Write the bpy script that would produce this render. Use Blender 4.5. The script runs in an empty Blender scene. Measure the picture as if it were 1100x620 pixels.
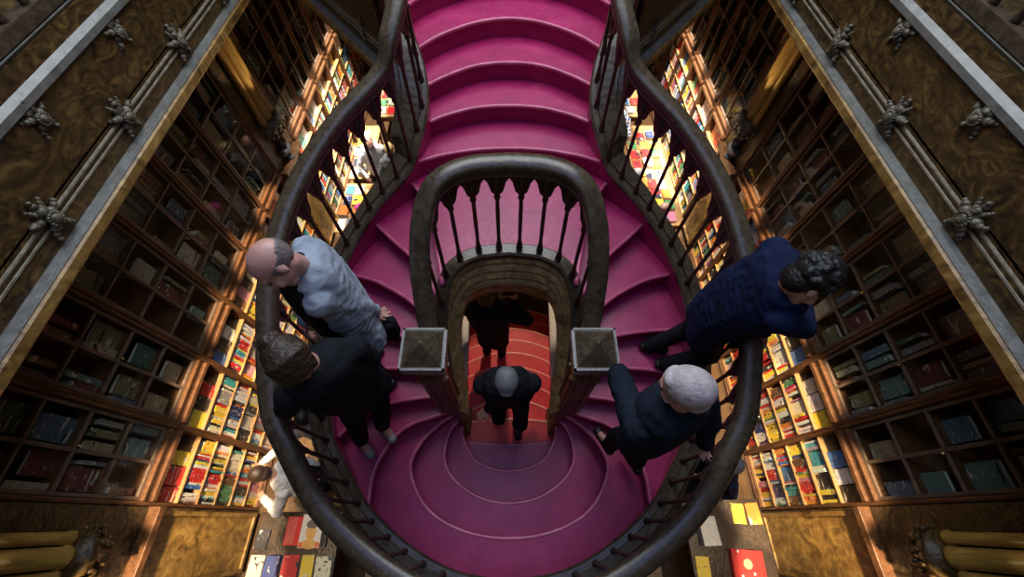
import bpy, bmesh, math, random
from mathutils import Vector, Matrix, noise, Quaternion
C = bpy.context.scene.collection
random.seed(7)
PI = math.pi
V = Vector
CAMZ = 6.5
FPX = 433.0
U0 = 547.0
TILT = math.radians(30)
# ---------------------------------------------------------------- helpers
def W(u, v, h):
    """world point seen at photo pixel u,v lying h metres below the camera (used only to measure places)"""
    a = (u-U0)/FPX; b = (310.0-v)/FPX
    y = math.sin(TILT)+b*math.cos(TILT); z = -math.cos(TILT)+b*math.sin(TILT)
    t = h/(-z)
    return V((a*t, y*t, CAMZ-h))
def proj(p):
    d = p[1]*math.sin(TILT)+(CAMZ-p[2])*math.cos(TILT)
    up = p[1]*math.cos(TILT)-(CAMZ-p[2])*math.sin(TILT)
    if d < .05: return None
    return (U0+FPX*p[0]/d, 310-FPX*up/d, d)
def mesh_from_bm(bm, name, mats, smooth=False):
    me = bpy.data.meshes.new(name)
    bmesh.ops.recalc_face_normals(bm, faces=bm.faces)
    if smooth:
        for f in bm.faces: f.smooth = True
    bm.to_mesh(me); bm.free()
    for m in (mats if isinstance(mats, (list, tuple)) else [mats]): me.materials.append(m)
    return me
def obj(name, bm, mat, parent=None, smooth=False, loc=None):
    me = mesh_from_bm(bm, name, mat, smooth)
    o = bpy.data.objects.new(name, me); C.objects.link(o)
    if parent is not None:
        o.parent = parent
        # geometry given in world coordinates -> move to the parent's frame
        o.matrix_parent_inverse = Matrix.Identity(4)
        if loc is None:
            L = V((0,0,0)); p = parent
            while p is not None: L = L+p.location; p = p.parent
            me.transform(Matrix.Translation(-L))
        else: o.location = loc
    elif loc is not None: o.location = loc
    return o
def base_origin(o):
    """move the origin of a one-mesh thing to its base"""
    vs = [v.co for v in o.data.vertices]
    c = V((sum(v.x for v in vs)/len(vs), sum(v.y for v in vs)/len(vs), min(v.z for v in vs)))
    o.data.transform(Matrix.Translation(-c)); o.location = o.location+c
def empty(name, loc, label, cat, group=None):
    o = bpy.data.objects.new(name, None); C.objects.link(o); o.location = loc
    o.empty_display_size = .1
    tag(o, label, cat, group); return o
def tag(o, label, cat, group=None):
    o['label'] = label; o['category'] = cat
    if group: o['group'] = group
    return o
def struct(name, bm, mat, label=None, cat=None, smooth=False):
    o = obj(name, bm, mat, None, smooth); o['kind'] = 'structure'
    if label: o['label'] = label
    if cat: o['category'] = cat
    return o
def copy_tree(o, parent=None):
    c = o.copy(); C.objects.link(c)
    if parent is not None: c.parent = parent
    for ch in list(o.children): copy_tree(ch, c)
    return c
def box(bm, x0, x1, y0, y1, z0, z1, bev=0, mi=0):
    vs = [bm.verts.new((x, y, z)) for z in (z0, z1) for y in (y0, y1) for x in (x0, x1)]
    fs = [bm.faces.new([vs[i] for i in q]) for q in ((0,2,3,1),(4,5,7,6),(0,1,5,4),(2,6,7,3),(0,4,6,2),(1,3,7,5))]
    for f in fs: f.material_index = mi
    if bev > 0:
        es = list({e for f in fs for e in f.edges})
        r = bmesh.ops.bevel(bm, geom=es, offset=bev, segments=2, affect='EDGES', profile=.6)
        for f in r['faces']: f.material_index = mi
    return vs
def lathe(bm, prof, c=(0,0,0), n=12, axis=None):
    """prof: list of (r, z)"""
    rings = []
    for r, z in prof:
        rings.append([bm.verts.new((c[0]+r*math.cos(2*PI*i/n), c[1]+r*math.sin(2*PI*i/n), c[2]+z)) for i in range(n)])
    for a, b in zip(rings, rings[1:]):
        for i in range(n):
            bm.faces.new((a[i], a[(i+1)%n], b[(i+1)%n], b[i]))
    bm.faces.new(rings[0][::-1]); bm.faces.new(rings[-1])
def sqlathe(bm, prof, c=(0,0,0)):
    rings = []
    for r, z in prof:
        rings.append([bm.verts.new((c[0]+r*sx, c[1]+r*sy, c[2]+z)) for sx, sy in ((-1,-1),(1,-1),(1,1),(-1,1))])
    for a, b in zip(rings, rings[1:]):
        for i in range(4): bm.faces.new((a[i], a[(i+1)%4], b[(i+1)%4], b[i]))
    bm.faces.new(rings[0][::-1]); bm.faces.new(rings[-1])
def catmull(pts, n=8):
    P = [V(p) for p in pts]; out = []
    ext = [P[0]*2-P[1]]+P+[P[-1]*2-P[-2]]
    for i in range(1, len(ext)-2):
        p0, p1, p2, p3 = ext[i-1:i+3]
        for k in range(n):
            t = k/n
            out.append(.5*((2*p1)+(p2-p0)*t+(2*p0-5*p1+4*p2-p3)*t*t+(3*p1-p0-3*p2+p3)*t*t*t))
    out.append(P[-1].copy()); return out
def resample(path, step):
    L = [0.0]
    for a, b in zip(path, path[1:]): L.append(L[-1]+(V(b).xy-V(a).xy).length)
    n = max(1, int(round(L[-1]/step))); out = []; j = 0
    for i in range(n+1):
        s = L[-1]*i/n
        while j < len(L)-2 and L[j+1] < s: j += 1
        t = (s-L[j])/max(1e-9, L[j+1]-L[j])
        out.append(V(path[j]).lerp(V(path[j+1]), min(1, max(0, t))))
    return out
def normals(path):
    N = []
    for i in range(len(path)):
        a = path[max(0, i-1)]; b = path[min(len(path)-1, i+1)]
        t = V((b[0]-a[0], b[1]-a[1], 0)); t = t.normalized() if t.length > 1e-9 else V((0,1,0))
        N.append(V((t.y, -t.x, 0)))
    return N
def sweep(bm, path, prof, closed=True, caps=True, wfun=None):
    """prof: (offset to the right of travel, dz) polygon"""
    N = normals(path); rings = []
    for i, (p, n) in enumerate(zip(path, N)):
        pr = wfun(i, p, prof) if wfun else prof
        rings.append([bm.verts.new((p[0]+n.x*o, p[1]+n.y*o, p[2]+dz)) for o, dz in pr])
    m = len(prof)
    for a, b in zip(rings, rings[1:]):
        for i in range(m if closed else m-1):
            bm.faces.new((a[i], a[(i+1)%m], b[(i+1)%m], b[i]))
    if closed and caps:
        bm.faces.new(rings[0]); bm.faces.new(rings[-1][::-1])
def prism(bm, poly, z0, z1, bev=0):
    clean = []
    for p in poly:
        if not clean or (V(p[:2])-V(clean[-1][:2])).length > 1e-3: clean.append(p)
    if (V(clean[0][:2])-V(clean[-1][:2])).length < 1e-3: clean.pop()
    bot = [bm.verts.new((p[0], p[1], z0)) for p in clean]
    top = [bm.verts.new((p[0], p[1], z1)) for p in clean]
    n = len(clean)
    bm.faces.new(bot[::-1]); tf = bm.faces.new(top)
    for i in range(n): bm.faces.new((bot[i], bot[(i+1)%n], top[(i+1)%n], top[i]))
    if bev: bmesh.ops.bevel(bm, geom=list(tf.edges), offset=bev, segments=3, affect='EDGES', profile=.5, clamp_overlap=True)
# ---------------------------------------------------------------- materials
def mat(name, col=(.5,.5,.5), rough=.5, metal=0, spec=.5):
    m = bpy.data.materials.new(name); m.use_nodes = True
    nt = m.node_tree; b = nt.nodes['Principled BSDF']
    b.inputs['Base Color'].default_value = (*col, 1); b.inputs['Roughness'].default_value = rough
    b.inputs['Metallic'].default_value = metal; b.inputs['Specular IOR Level'].default_value = spec
    return m, nt, b
def N(nt, t, **k):
    n = nt.nodes.new(t)
    for a, v in k.items():
        if a.startswith('i_'): n.inputs[a[2:].replace('_', ' ')].default_value = v
        else: setattr(n, a, v)
    return n
def ramp(nt, src, stops):
    r = nt.nodes.new('ShaderNodeValToRGB'); e = r.color_ramp.elements
    while len(e) < len(stops): e.new(.5)
    for q, (p, c) in zip(e, stops): q.position = p; q.color = (*c, 1) if len(c) == 3 else c
    nt.links.new(src, r.inputs[0]); return r.outputs[0]
def noisy(name, c1, c2, scale=8, rough=.5, bump=.1, stretch=(1,1,1), detail=5, metal=0, spec=.5, c3=None, dist=0, bscale=None):
    m, nt, b = mat(name, c1, rough, metal, spec)
    tc = N(nt, 'ShaderNodeTexCoord'); mp = N(nt, 'ShaderNodeMapping'); mp.inputs['Scale'].default_value = stretch
    nt.links.new(tc.outputs['Object'], mp.inputs[0])
    no = N(nt, 'ShaderNodeTexNoise', i_Scale=scale, i_Detail=detail, i_Distortion=dist)
    nt.links.new(mp.outputs[0], no.inputs['Vector'])
    st = [(.3, c1), (.7, c2)] if c3 is None else [(.3, c1), (.52, c2), (.72, c3)]
    nt.links.new(ramp(nt, no.outputs['Fac'], st), b.inputs['Base Color'])
    if bump:
        bu = N(nt, 'ShaderNodeBump', i_Strength=bump, i_Distance=.02)
        s2 = no
        if bscale:
            s2 = N(nt, 'ShaderNodeTexNoise', i_Scale=bscale, i_Detail=6.0); nt.links.new(mp.outputs[0], s2.inputs['Vector'])
        nt.links.new(s2.outputs['Fac'], bu.inputs['Height']); nt.links.new(bu.outputs[0], b.inputs['Normal'])
    return m
M = {}
M['dark_wood'] = noisy('dark_wood', (.022,.012,.007), (.065,.036,.019), 6, .34, .25, (1,1,6), dist=1.2, bscale=30)
M['rail_wood'] = noisy('rail_wood', (.038,.027,.017), (.10,.074,.048), 5, .24, .12, (3,3,3), dist=1.5, bscale=40)
M['case_wood'] = noisy('case_wood', (.07,.028,.011), (.19,.082,.032), 5, .42, .2, (2,2,.6), dist=1.5, bscale=25)
M['shelf_wood'] = noisy('shelf_wood', (.30,.15,.05), (.55,.32,.13), 5, .45, .1, (2,.5,2), dist=1)
M['gold_wood'] = noisy('gold_wood', (.09,.045,.012), (.30,.17,.045), 4, .38, .35, (1,1.3,1), c3=(.50,.31,.09), dist=1.6, bscale=18)
M['panel_wood'] = noisy('panel_wood', (.020,.012,.005), (.075,.042,.013), 5, .4, .4, (1,1,1.5), c3=(.17,.10,.03), dist=3, bscale=22)
M['arch_wood'] = noisy('arch_wood', (.13,.075,.030), (.32,.20,.085), 6, .33, .35, (1,1,1.5), c3=(.48,.32,.14), dist=2, bscale=30)
M['newel_wood'] = noisy('newel_wood', (.055,.032,.013), (.15,.092,.038), 6, .33, .35, (1,1,1.5), c3=(.25,.16,.07), dist=2, bscale=30)
M['column_gold'] = noisy('column_gold', (.30,.17,.035), (.60,.38,.09), 5, .35, .2, (4,4,.5), dist=1)
M['silver_trim'] = noisy('silver_trim', (.12,.118,.105), (.22,.22,.20), 14, .3, .15, (1,1,1), bscale=50)
M['reed_trim'] = noisy('reed_trim', (.16,.135,.09), (.36,.32,.24), 20, .35, .3)
M['carved'] = noisy('carved', (.035,.028,.018), (.22,.19,.13), 26, .4, .5)
M['stone'] = noisy('stone', (.045,.045,.045), (.13,.13,.13), 12, .7, .4)
M['plaster'] = noisy('plaster', (.10,.07,.04), (.16,.11,.065), 6, .8, .1)
M['brass'] = noisy('brass', (.55,.38,.13), (.75,.55,.22), 10, .3, .1, metal=1)
M['paper'] = noisy('paper', (.72,.68,.58), (.85,.82,.74), 40, .8, .2, (1,1,30))
# stair covering: painted/carpeted crimson with traffic wear
m, nt, b = mat('stair_crimson', (.3,.01,.08), .42, 0, .5)
tc = N(nt, 'ShaderNodeTexCoord'); no = N(nt, 'ShaderNodeTexNoise', i_Scale=3.5, i_Detail=8.0, i_Distortion=1.0)
nt.links.new(tc.outputs['Object'], no.inputs['Vector'])
nt.links.new(ramp(nt, no.outputs['Fac'], [(.3, (.27,.006,.075)), (.55, (.33,.009,.092)), (.75, (.39,.020,.115))]), b.inputs['Base Color'])
n2 = N(nt, 'ShaderNodeTexNoise', i_Scale=26.0, i_Detail=6.0); nt.links.new(tc.outputs['Object'], n2.inputs['Vector'])
nt.links.new(ramp(nt, n2.outputs['Fac'], [(.35, (.36,.36,.36)), (.7, (.48,.48,.48))]), b.inputs['Roughness'])
bu = N(nt, 'ShaderNodeBump', i_Strength=.12, i_Distance=.01); nt.links.new(n2.outputs['Fac'], bu.inputs['Height']); nt.links.new(bu.outputs[0], b.inputs['Normal'])
M['crimson'] = m
M['edge'] = noisy('nosing_highlight', (.40,.04,.13), (.55,.12,.22), 9, .3, .1)  # edge highlight painted in: paler pink where step nosings catch the light
M['red_runner'] = noisy('red_runner', (.60,.028,.035), (.70,.06,.05), 6, .5, .1)
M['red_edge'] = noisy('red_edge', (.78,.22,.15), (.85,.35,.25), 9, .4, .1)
# floor planks
m, nt, b = mat('floor_planks', (.1,.06,.03), .35)
tc = N(nt, 'ShaderNodeTexCoord'); br = N(nt, 'ShaderNodeTexBrick', i_Scale=1.0); br.inputs['Color1'].default_value = (.13,.07,.028,1); br.inputs['Color2'].default_value = (.08,.042,.018,1)
br.inputs['Mortar'].default_value = (.02,.01,.006,1); br.inputs['Mortar Size'].default_value = .004; br.inputs['Brick Width'].default_value = 1.2; br.inputs['Row Height'].default_value = .12
mp = N(nt, 'ShaderNodeMapping'); mp.inputs['Rotation'].default_value = (0,0,PI/2); nt.links.new(tc.outputs['Object'], mp.inputs[0]); nt.links.new(mp.outputs[0], br.inputs['Vector'])
nt.links.new(br.outputs['Color'], b.inputs['Base Color']); M['floor'] = m
# glass: clear pane with a fresnel reflection
m = bpy.data.materials.new('cabinet_glass'); m.use_nodes = True; nt = m.node_tree; nt.nodes.clear()
out = N(nt, 'ShaderNodeOutputMaterial'); mx = N(nt, 'ShaderNodeMixShader'); tr = N(nt, 'ShaderNodeBsdfTransparent'); gl = N(nt, 'ShaderNodeBsdfGlossy', i_Roughness=.08)
tr.inputs[0].default_value = (.88,.91,.90,1); lw = N(nt, 'ShaderNodeLayerWeight', i_Blend=.5); fr = N(nt, 'ShaderNodeMath', operation='POWER'); fr.inputs[1].default_value = 4.0; nt.links.new(lw.outputs['Facing'], fr.inputs[0]); fa = N(nt, 'ShaderNodeMath', operation='MULTIPLY_ADD'); fa.inputs[1].default_value = .8; fa.inputs[2].default_value = .05; nt.links.new(fr.outputs[0], fa.inputs[0]); fr = fa
nt.links.new(fr.outputs[0], mx.inputs[0]); nt.links.new(tr.outputs[0], mx.inputs[1]); nt.links.new(gl.outputs[0], mx.inputs[2]); nt.links.new(mx.outputs[0], out.inputs[0]); M['glass'] = m
# book covers: the object's own colour with printed bands that differ from book to book
def cover_mat(name, attr):
    m, nt, b = mat(name, (.5,.1,.1), .38)
    tc = N(nt, 'ShaderNodeTexCoord'); oi = N(nt, 'ShaderNodeObjectInfo')
    if attr:
        at = N(nt, 'ShaderNodeAttribute', attribute_name='col'); col = at.outputs['Color']; src = tc.outputs['Object']; sc = (3, 22, 9)
    else:
        col = oi.outputs['Color']; src = tc.outputs['Generated']; sc = (.6, .8, 5)
    mp = N(nt, 'ShaderNodeMapping'); mp.inputs['Scale'].default_value = sc; nt.links.new(src, mp.inputs[0])
    no = N(nt, 'ShaderNodeTexNoise', noise_dimensions='4D', i_Scale=1.3, i_Detail=2.0); nt.links.new(mp.outputs[0], no.inputs['Vector'])
    ml = N(nt, 'ShaderNodeMath', operation='MULTIPLY'); ml.inputs[1].default_value = 57.0; nt.links.new(oi.outputs['Random'], ml.inputs[0]); nt.links.new(ml.outputs[0], no.inputs['W'])
    f = ramp(nt, no.outputs['Fac'], [(.60, (0,0,0)), (.62, (1,1,1))])
    m2 = N(nt, 'ShaderNodeMapping'); m2.inputs['Scale'].default_value = (4,5,17) if not attr else (30,60,60); nt.links.new(src, m2.inputs[0])
    v2 = N(nt, 'ShaderNodeTexNoise', noise_dimensions='4D', i_Scale=1.0, i_Detail=1.0); nt.links.new(m2.outputs[0], v2.inputs['Vector']); nt.links.new(ml.outputs[0], v2.inputs['W'])
    f2 = ramp(nt, v2.outputs['Fac'], [(.64, (0,0,0)), (.67, (1,1,1))])
    sp = N(nt, 'ShaderNodeSeparateColor'); nt.links.new(no.outputs['Color'], sp.inputs[0])
    gt = N(nt, 'ShaderNodeMath', operation='GREATER_THAN'); gt.inputs[1].default_value = .5; nt.links.new(sp.outputs[1], gt.inputs[0])
    bw = N(nt, 'ShaderNodeMix', data_type='RGBA'); nt.links.new(gt.outputs[0], bw.inputs[0]); bw.inputs[6].default_value = (.03,.03,.05,1); bw.inputs[7].default_value = (.72,.68,.55,1)
    x = N(nt, 'ShaderNodeMix', data_type='RGBA'); nt.links.new(f, x.inputs[0]); nt.links.new(col, x.inputs[6]); nt.links.new(bw.outputs[2], x.inputs[7])
    x2 = N(nt, 'ShaderNodeMix', data_type='RGBA'); nt.links.new(f2, x2.inputs[0]); nt.links.new(x.outputs[2], x2.inputs[6]); nt.links.new(bw.outputs[2], x2.inputs[7])
    nt.links.new(x2.outputs[2], b.inputs['Base Color']); return m
M['cover'] = cover_mat('book_cover', False); M['cover_many'] = cover_mat('book_cover_many', True)
def plain(n, c, r=.6, **k):
    if n not in M: M[n] = noisy(n, tuple(x*.8 for x in c), c, 14, r, .15, **k)
    return M[n]
def cloth(n, c, r=.85):
    if n not in M: M[n] = noisy(n, tuple(x*.65 for x in c), tuple(min(1, x*1.15) for x in c), 9, r, .35, detail=8, spec=.2, bscale=160)
    return M[n]
def hairm(n, c):
    if n not in M: M[n] = noisy(n, tuple(x*.6 for x in c), c, 22, .5, .3, (1,1,1), detail=8, bscale=70)
    return M[n]
M['skin'] = noisy('skin', (.50,.25,.18), (.62,.34,.25), 12, .45, .08)
M['skin_pink'] = noisy('skin_pink', (.56,.28,.22), (.66,.38,.31), 12, .42, .08)

# ---------------------------------------------------------------- heights of the stair (metres above the shop floor)
R = .17
def LZ(k): return CAMZ-(4.32-R*k)      # k = 0 is the landing at the head of the lower flight
NOS = {  # right-hand half of every nosing line, from the well to the outer string
 1: [(.47,.82),(.456,.71),(.347,.52),(.18,.435),(0,.41)],
 2: [(.49,.84),(.57,.72),(.60,.5),(.50,.325),(.27,.18),(0,.133)],
 3: [(.50,.86),(.64,.77),(.80,.60),(.86,.385),(.69,.094),(.38,-.07),(0,-.123)],
 4: [(.50,.88),(.615,.82),(.85,.74),(1.0,.62),(1.12,.37),(1.13,.09)],
 5: [(.50,.93),(.69,.93),(1.0,.88),(1.26,.766),(1.41,.60)],
 6: [(.50,1.03),(.75,1.1),(1.0,1.13),(1.27,1.105),(1.49,1.05)],
 7: [(.52,1.15),(.7,1.28),(.94,1.363),(1.2,1.40),(1.49,1.42)],
 8: [(.53,1.30),(.82,1.59),(1.05,1.74),(1.2,1.81),(1.39,1.86)],
 9: [(.52,1.44),(.65,1.70),(.83,1.935),(1.0,2.1),(1.17,2.27)],
 10: [(.505,1.55),(.61,2.05),(.728,2.39),(.80,2.52),(.86,2.60)],
 11: [(.79,2.68),(.6,2.76),(.30,2.83),(0,2.85)],
 12: [(.69,2.98),(.55,3.07),(.3,3.17),(0,3.20)],
 13: [(.71,3.23),(.55,3.37),(.3,3.52),(0,3.57)],
 14: [(.80,3.47),(.6,3.70),(.3,3.90),(0,3.97)],
 15: [(.89,3.82),(.7,4.07),(.35,4.30),(0,4.38)],
 16: [(1.04,4.17),(.8,4.42),(.4,4.70),(0,4.80)],
 17: [(1.19,4.52),(.9,4.80),(.45,5.10),(0,5.20)],
 18: [(1.32,4.87),(1.0,5.2),(.5,5.50),(0,5.60)]}
OUT = [(0,-.40,3.0),(.40,-.34,3.0),(.78,-.17,3.0),(1.11,.09,3.5),(1.30,.38,4.4),(1.425,.62,5.0),(1.49,1.05,6.0),(1.49,1.42,7.0),(1.39,1.86,8.0),(1.17,2.27,9.0),(.86,2.60,10.0),(.775,2.70,10.9),(.69,2.98,12.0),(.71,3.23,13.0),(.80,3.47,14.0),(.89,3.82,15.0),(1.04,4.17,16.0),(1.19,4.52,17.0),(1.32,4.87,18.0)]
INN = [(.50,.84,4.3),(.51,1.0,5.2),(.535,1.2,6.7),(.54,1.35,7.8),(.51,1.52,9.0),(.43,1.67,9.8),(.25,1.775,10.0),(0,1.81,10.0)]
outR = [V(p) for p in catmull(OUT, 8)]
innR = [V(p) for p in catmull(INN, 8)]
def mir(l): return [V((-p[0], p[1], p[2] if len(p) > 2 else 0)) for p in l]
def nos(k): return [V((p[0], p[1], 0)) for p in catmull([(a, b, 0) for a, b in NOS[k]], 8)]
def clip_between(path, p, q):
    """piece of path between the points nearest to p and q, in that order"""
    i = min(range(len(path)), key=lambda j: (path[j].xy-V(p[:2])).length); j = min(range(len(path)), key=lambda j: (path[j].xy-V(q[:2])).length)
    return path[i:j+1] if i <= j else path[j:i+1][::-1]
stair = empty('staircase', (0,1.2,0), 'forked crimson staircase with dark carved wooden balustrades rising through the middle of the bookshop', 'staircase')
def step_obj(poly, k, front, mat_=None, edge=None, depth=.22):
    z = LZ(k)
    bm = bmesh.new(); prism(bm, poly, z-depth, z, .008 if k < 10 else 0)
    s = obj('step', bm, mat_ or M['crimson'], stair)
    # rounded nosing along the front edge, a strip of its own
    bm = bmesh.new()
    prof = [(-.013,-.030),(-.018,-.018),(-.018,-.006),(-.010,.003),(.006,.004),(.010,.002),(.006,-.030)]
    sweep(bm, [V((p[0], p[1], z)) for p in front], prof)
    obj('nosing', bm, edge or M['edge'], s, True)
    return s
def expand(curve, d):
    n = normals(curve); return [c+q*d for c, q in zip(curve, n)]
def fulln(k):
    h = NOS[k]; pts = [(a, b, 0) for a, b in h] + [(-a, b, 0) for a, b in h[::-1][1:]] if h[-1][0] == 0 else None
    return [V((p.x, p.y, 0)) for p in catmull(pts, 8)]
full = {k: fulln(k) for k in (1,2,3)}             # right end -> axis -> left end (runs clockwise round the south)
full.update({k: fulln(k) for k in range(11, 19)})   # right -> left
# landing at the head of the lower flight
lo0 = [V((.44*t, .70-.03*(1-t*t), 0)) for t in [i/8 for i in range(-8, 9)]]  # left -> right
step_obj(lo0 + [V((.455,.74,0))] + [p+V((0,-.03,0)) for p in full[1] if p.y < .76] + [V((-.455,.74,0))], 0, lo0)
for k in (1, 2):
    nx = full[k+1]
    step_obj(full[k] + [p+(p.xy-V((0,.85))).to_3d().normalized()*.05 for p in nx][::-1], k, full[k][::-1])
# the broad outer ring
o3 = clip_between(outR, (0,-.4), (1.16,.13))
side4 = nos(4)
ring = full[3] + [V((-.5,.89,0))] + mir(expand(side4, -.05))[1:-1] + [V((p[0]*1.0, p[1], 0)) for p in mir(o3)[::-1]] + [V((p[0], p[1], 0)) for p in o3][1:] + expand(side4, -.05)[1:-1][::-1] + [V((.5,.89,0))]
step_obj(ring, 3, full[3][::-1])
for k in range(4, 10):
    a = nos(k); bcur = nos(k+1)
    n = normals(bcur); bsh = [p - q*.04 for p, q in zip(bcur, n)]   # tuck under the next step
    oo = [q for q in clip_between(outR, a[-1], bcur[-1]) if min((q.xy-a[-1].xy).length, (q.xy-bcur[-1].xy).length) > .04]
    ii = [q for q in clip_between(innR, bcur[0], a[0]) if a[0].y+.025 < q.y < bcur[0].y-.045]
    poly = a + [V((p.x, p.y, 0)) for p in oo] + bsh[::-1] + [V((p.x, p.y, 0)) for p in ii]
    for s in (1, -1):
        pl = [V((p.x*s, p.y, 0)) for p in poly]; fr = [V((p.x*s, p.y, 0)) for p in a]
        if s > 0: fr = fr[::-1]
        step_obj(pl, k, fr[::-1] if False else (fr if s < 0 else fr), depth=.23)
# bridge landing: round the head of the well up to the straight flight
a10 = nos(10); ii = clip_between(innR, (0,1.81), a10[0])
poly = [V((p.x, p.y, 0)) for p in mir(ii)] + mir(a10) + [V((-.86,2.62,0))] + [p+V((0,.05,0)) for p in full[11]][::-1] + [V((.86,2.62,0))] + a10[::-1] + [V((p.x, p.y, 0)) for p in ii[::-1]]
s10 = step_obj(poly, 10, a10[::-1])
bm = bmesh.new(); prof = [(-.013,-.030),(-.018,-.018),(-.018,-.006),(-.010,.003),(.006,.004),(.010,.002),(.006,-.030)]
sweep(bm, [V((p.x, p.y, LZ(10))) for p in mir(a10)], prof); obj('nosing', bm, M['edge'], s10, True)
for k in range(11, 18):
    a = full[k]; b2 = [p+V((0,.05,0)) for p in full[k+1]]
    oo = [q for q in clip_between(outR, a[0], b2[0]) if a[0].y+.015 < q.y < b2[0].y-.015]
    poly = a + [V((p.x, p.y, 0)) for p in mir(oo)] + b2[::-1] + [V((p.x, p.y, 0)) for p in oo[::-1]]
    step_obj(poly, k, a)
# lower flight down to the shop floor
for k in range(1, 13):
    w = .47+.022*k; yk = .70+.255*k
    bulge = .18 if k > 1 else .05
    def fcurve(y0, w, bl): return [V((w*t, y0-bl*t*t*.9, 0)) for t in [i/8 for i in range(-8, 9)]]
    fr = fcurve(yk, w, bulge)
    bk = [V((w*t, yk-.255-.05-bulge*t*t, 0)) for t in (1, .5, 0, -.5, -1)]
    red = k < 10
    step_obj(fr + bk, -k, fr, M['red_runner'] if red else M['dark_wood'], M['red_edge'] if red else M['dark_wood'], depth=.22)
# outer strings: wooden ledge above the steps with a crimson inner face, deep outer face
def zpath(pts, dz=0): return [V((p[0], p[1], LZ(p[2])+dz)) for p in pts]
for s in (1, -1):
    pth = resample(zpath(outR), .06)
    if s < 0: pth = mir(pth)
    sg = s  # travelling north on the right side, right-hand normal points outwards
    def wide(i, p, prof):
        g = max(0, min(1, (p[1]-2.25)/.5))*max(0, min(1, (3.9-p[1])/.6))
        return [(o*(1+.9*g) if abs(o) > .1 else o, dz) for o, dz in prof]
    bm = bmesh.new()
    sweep(bm, pth, [(sg*.0,-.20),(sg*.0,.10),(sg*-.018,.105),(sg*-.022,.135),(sg*-.006,.155),(sg*.035,.16),(sg*.04,.178),(sg*.102,.178),(sg*.108,.155),(sg*.14,.145),(sg*.14,.115),(sg*.12,.09),(sg*.12,-.38),(sg*.135,-.41),(sg*.135,-.50),(sg*.11,-.53),(sg*.0,-.53)], wfun=wide)
    obj('string', bm, M['rail_wood'], stair)
    bm = bmesh.new(); sweep(bm, pth, [(sg*-.006,-.20),(sg*-.006,.098),(sg*.004,.098),(sg*.004,-.20)])
    obj('string_lining', bm, M['crimson'], stair)
# underside of the side flights
for s in (1, -1):
    bm = bmesh.new()
    A = resample(zpath([p for p in outR if p.z > 4.2]), .1); n = len(A)
    B = []
    inn = [V((.56,.90,4.3))]+[V(p) for p in INN[2:]]+[V((0,2.2,10)),V((0,3.0,11.5)),V((0,4.0,14)),V((0,5.6,18))]
    B = resample(zpath(inn), .1)
    B = [B[int(i*(len(B)-1)/(n-1))] for i in range(n)]
    va = [bm.verts.new((p.x*s, p.y, p.z-.50)) for p in A]; vb = [bm.verts.new((p.x*s, p.y, p.z-.50)) for p in B]
    vc = [bm.verts.new((p.x*s, p.y, p.z-.53)) for p in A]; vd = [bm.verts.new((p.x*s, p.y, p.z-.53)) for p in B]
    for i in range(n-1):
        for q in ((va[i],va[i+1],vb[i+1],vb[i]),(vc[i],vd[i],vd[i+1],vc[i+1])):
            bm.faces.new(q)
    obj('soffit', bm, M['gold_wood'], stair)
bm = bmesh.new(); prism(bm, [(p.x, p.y) for p in outR if p.z <= 4.6] + [(.6,.9),(.5,.72),(-.5,.72),(-.6,.9)] + [(-p.x, p.y) for p in outR if p.z <= 4.6][::-1][:-1], LZ(0)-.34, LZ(0)-.24)
obj('soffit', bm, M['gold_wood'], stair)
# inner string and carved well lining
inner = resample(mir(zpath(innR)) + zpath(innR)[::-1][1:], .03)    # left newel -> head -> right newel ; right-hand normal faces the well
bm = bmesh.new()
sweep(bm, inner, [(-.055,-.2),(-.055,.05),(-.062,.06),(-.062,.085),(-.045,.10),(.035,.10),(.05,.085),(.05,.055),(.035,.045),(.035,-.0),(.02,-.2)])
obj('inner_string', bm, M['rail_wood'], stair)
bm = bmesh.new()
sweep(bm, inner, [(-.02,.03),(.045,.028),(.06,.005),(.062,-.02),(.058,-.03),(.075,-.045),(.09,-.065),(.09,-.08),(.082,-.09),(.10,-.11),(.115,-.135),(.115,-.15),(.105,-.16),(.125,-.18),(.135,-.205),(.135,-.23),(.115,-.25),(.115,-.36),(-.02,-.38)])
obj('well_lining', bm, M['arch_wood'], stair)
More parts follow.
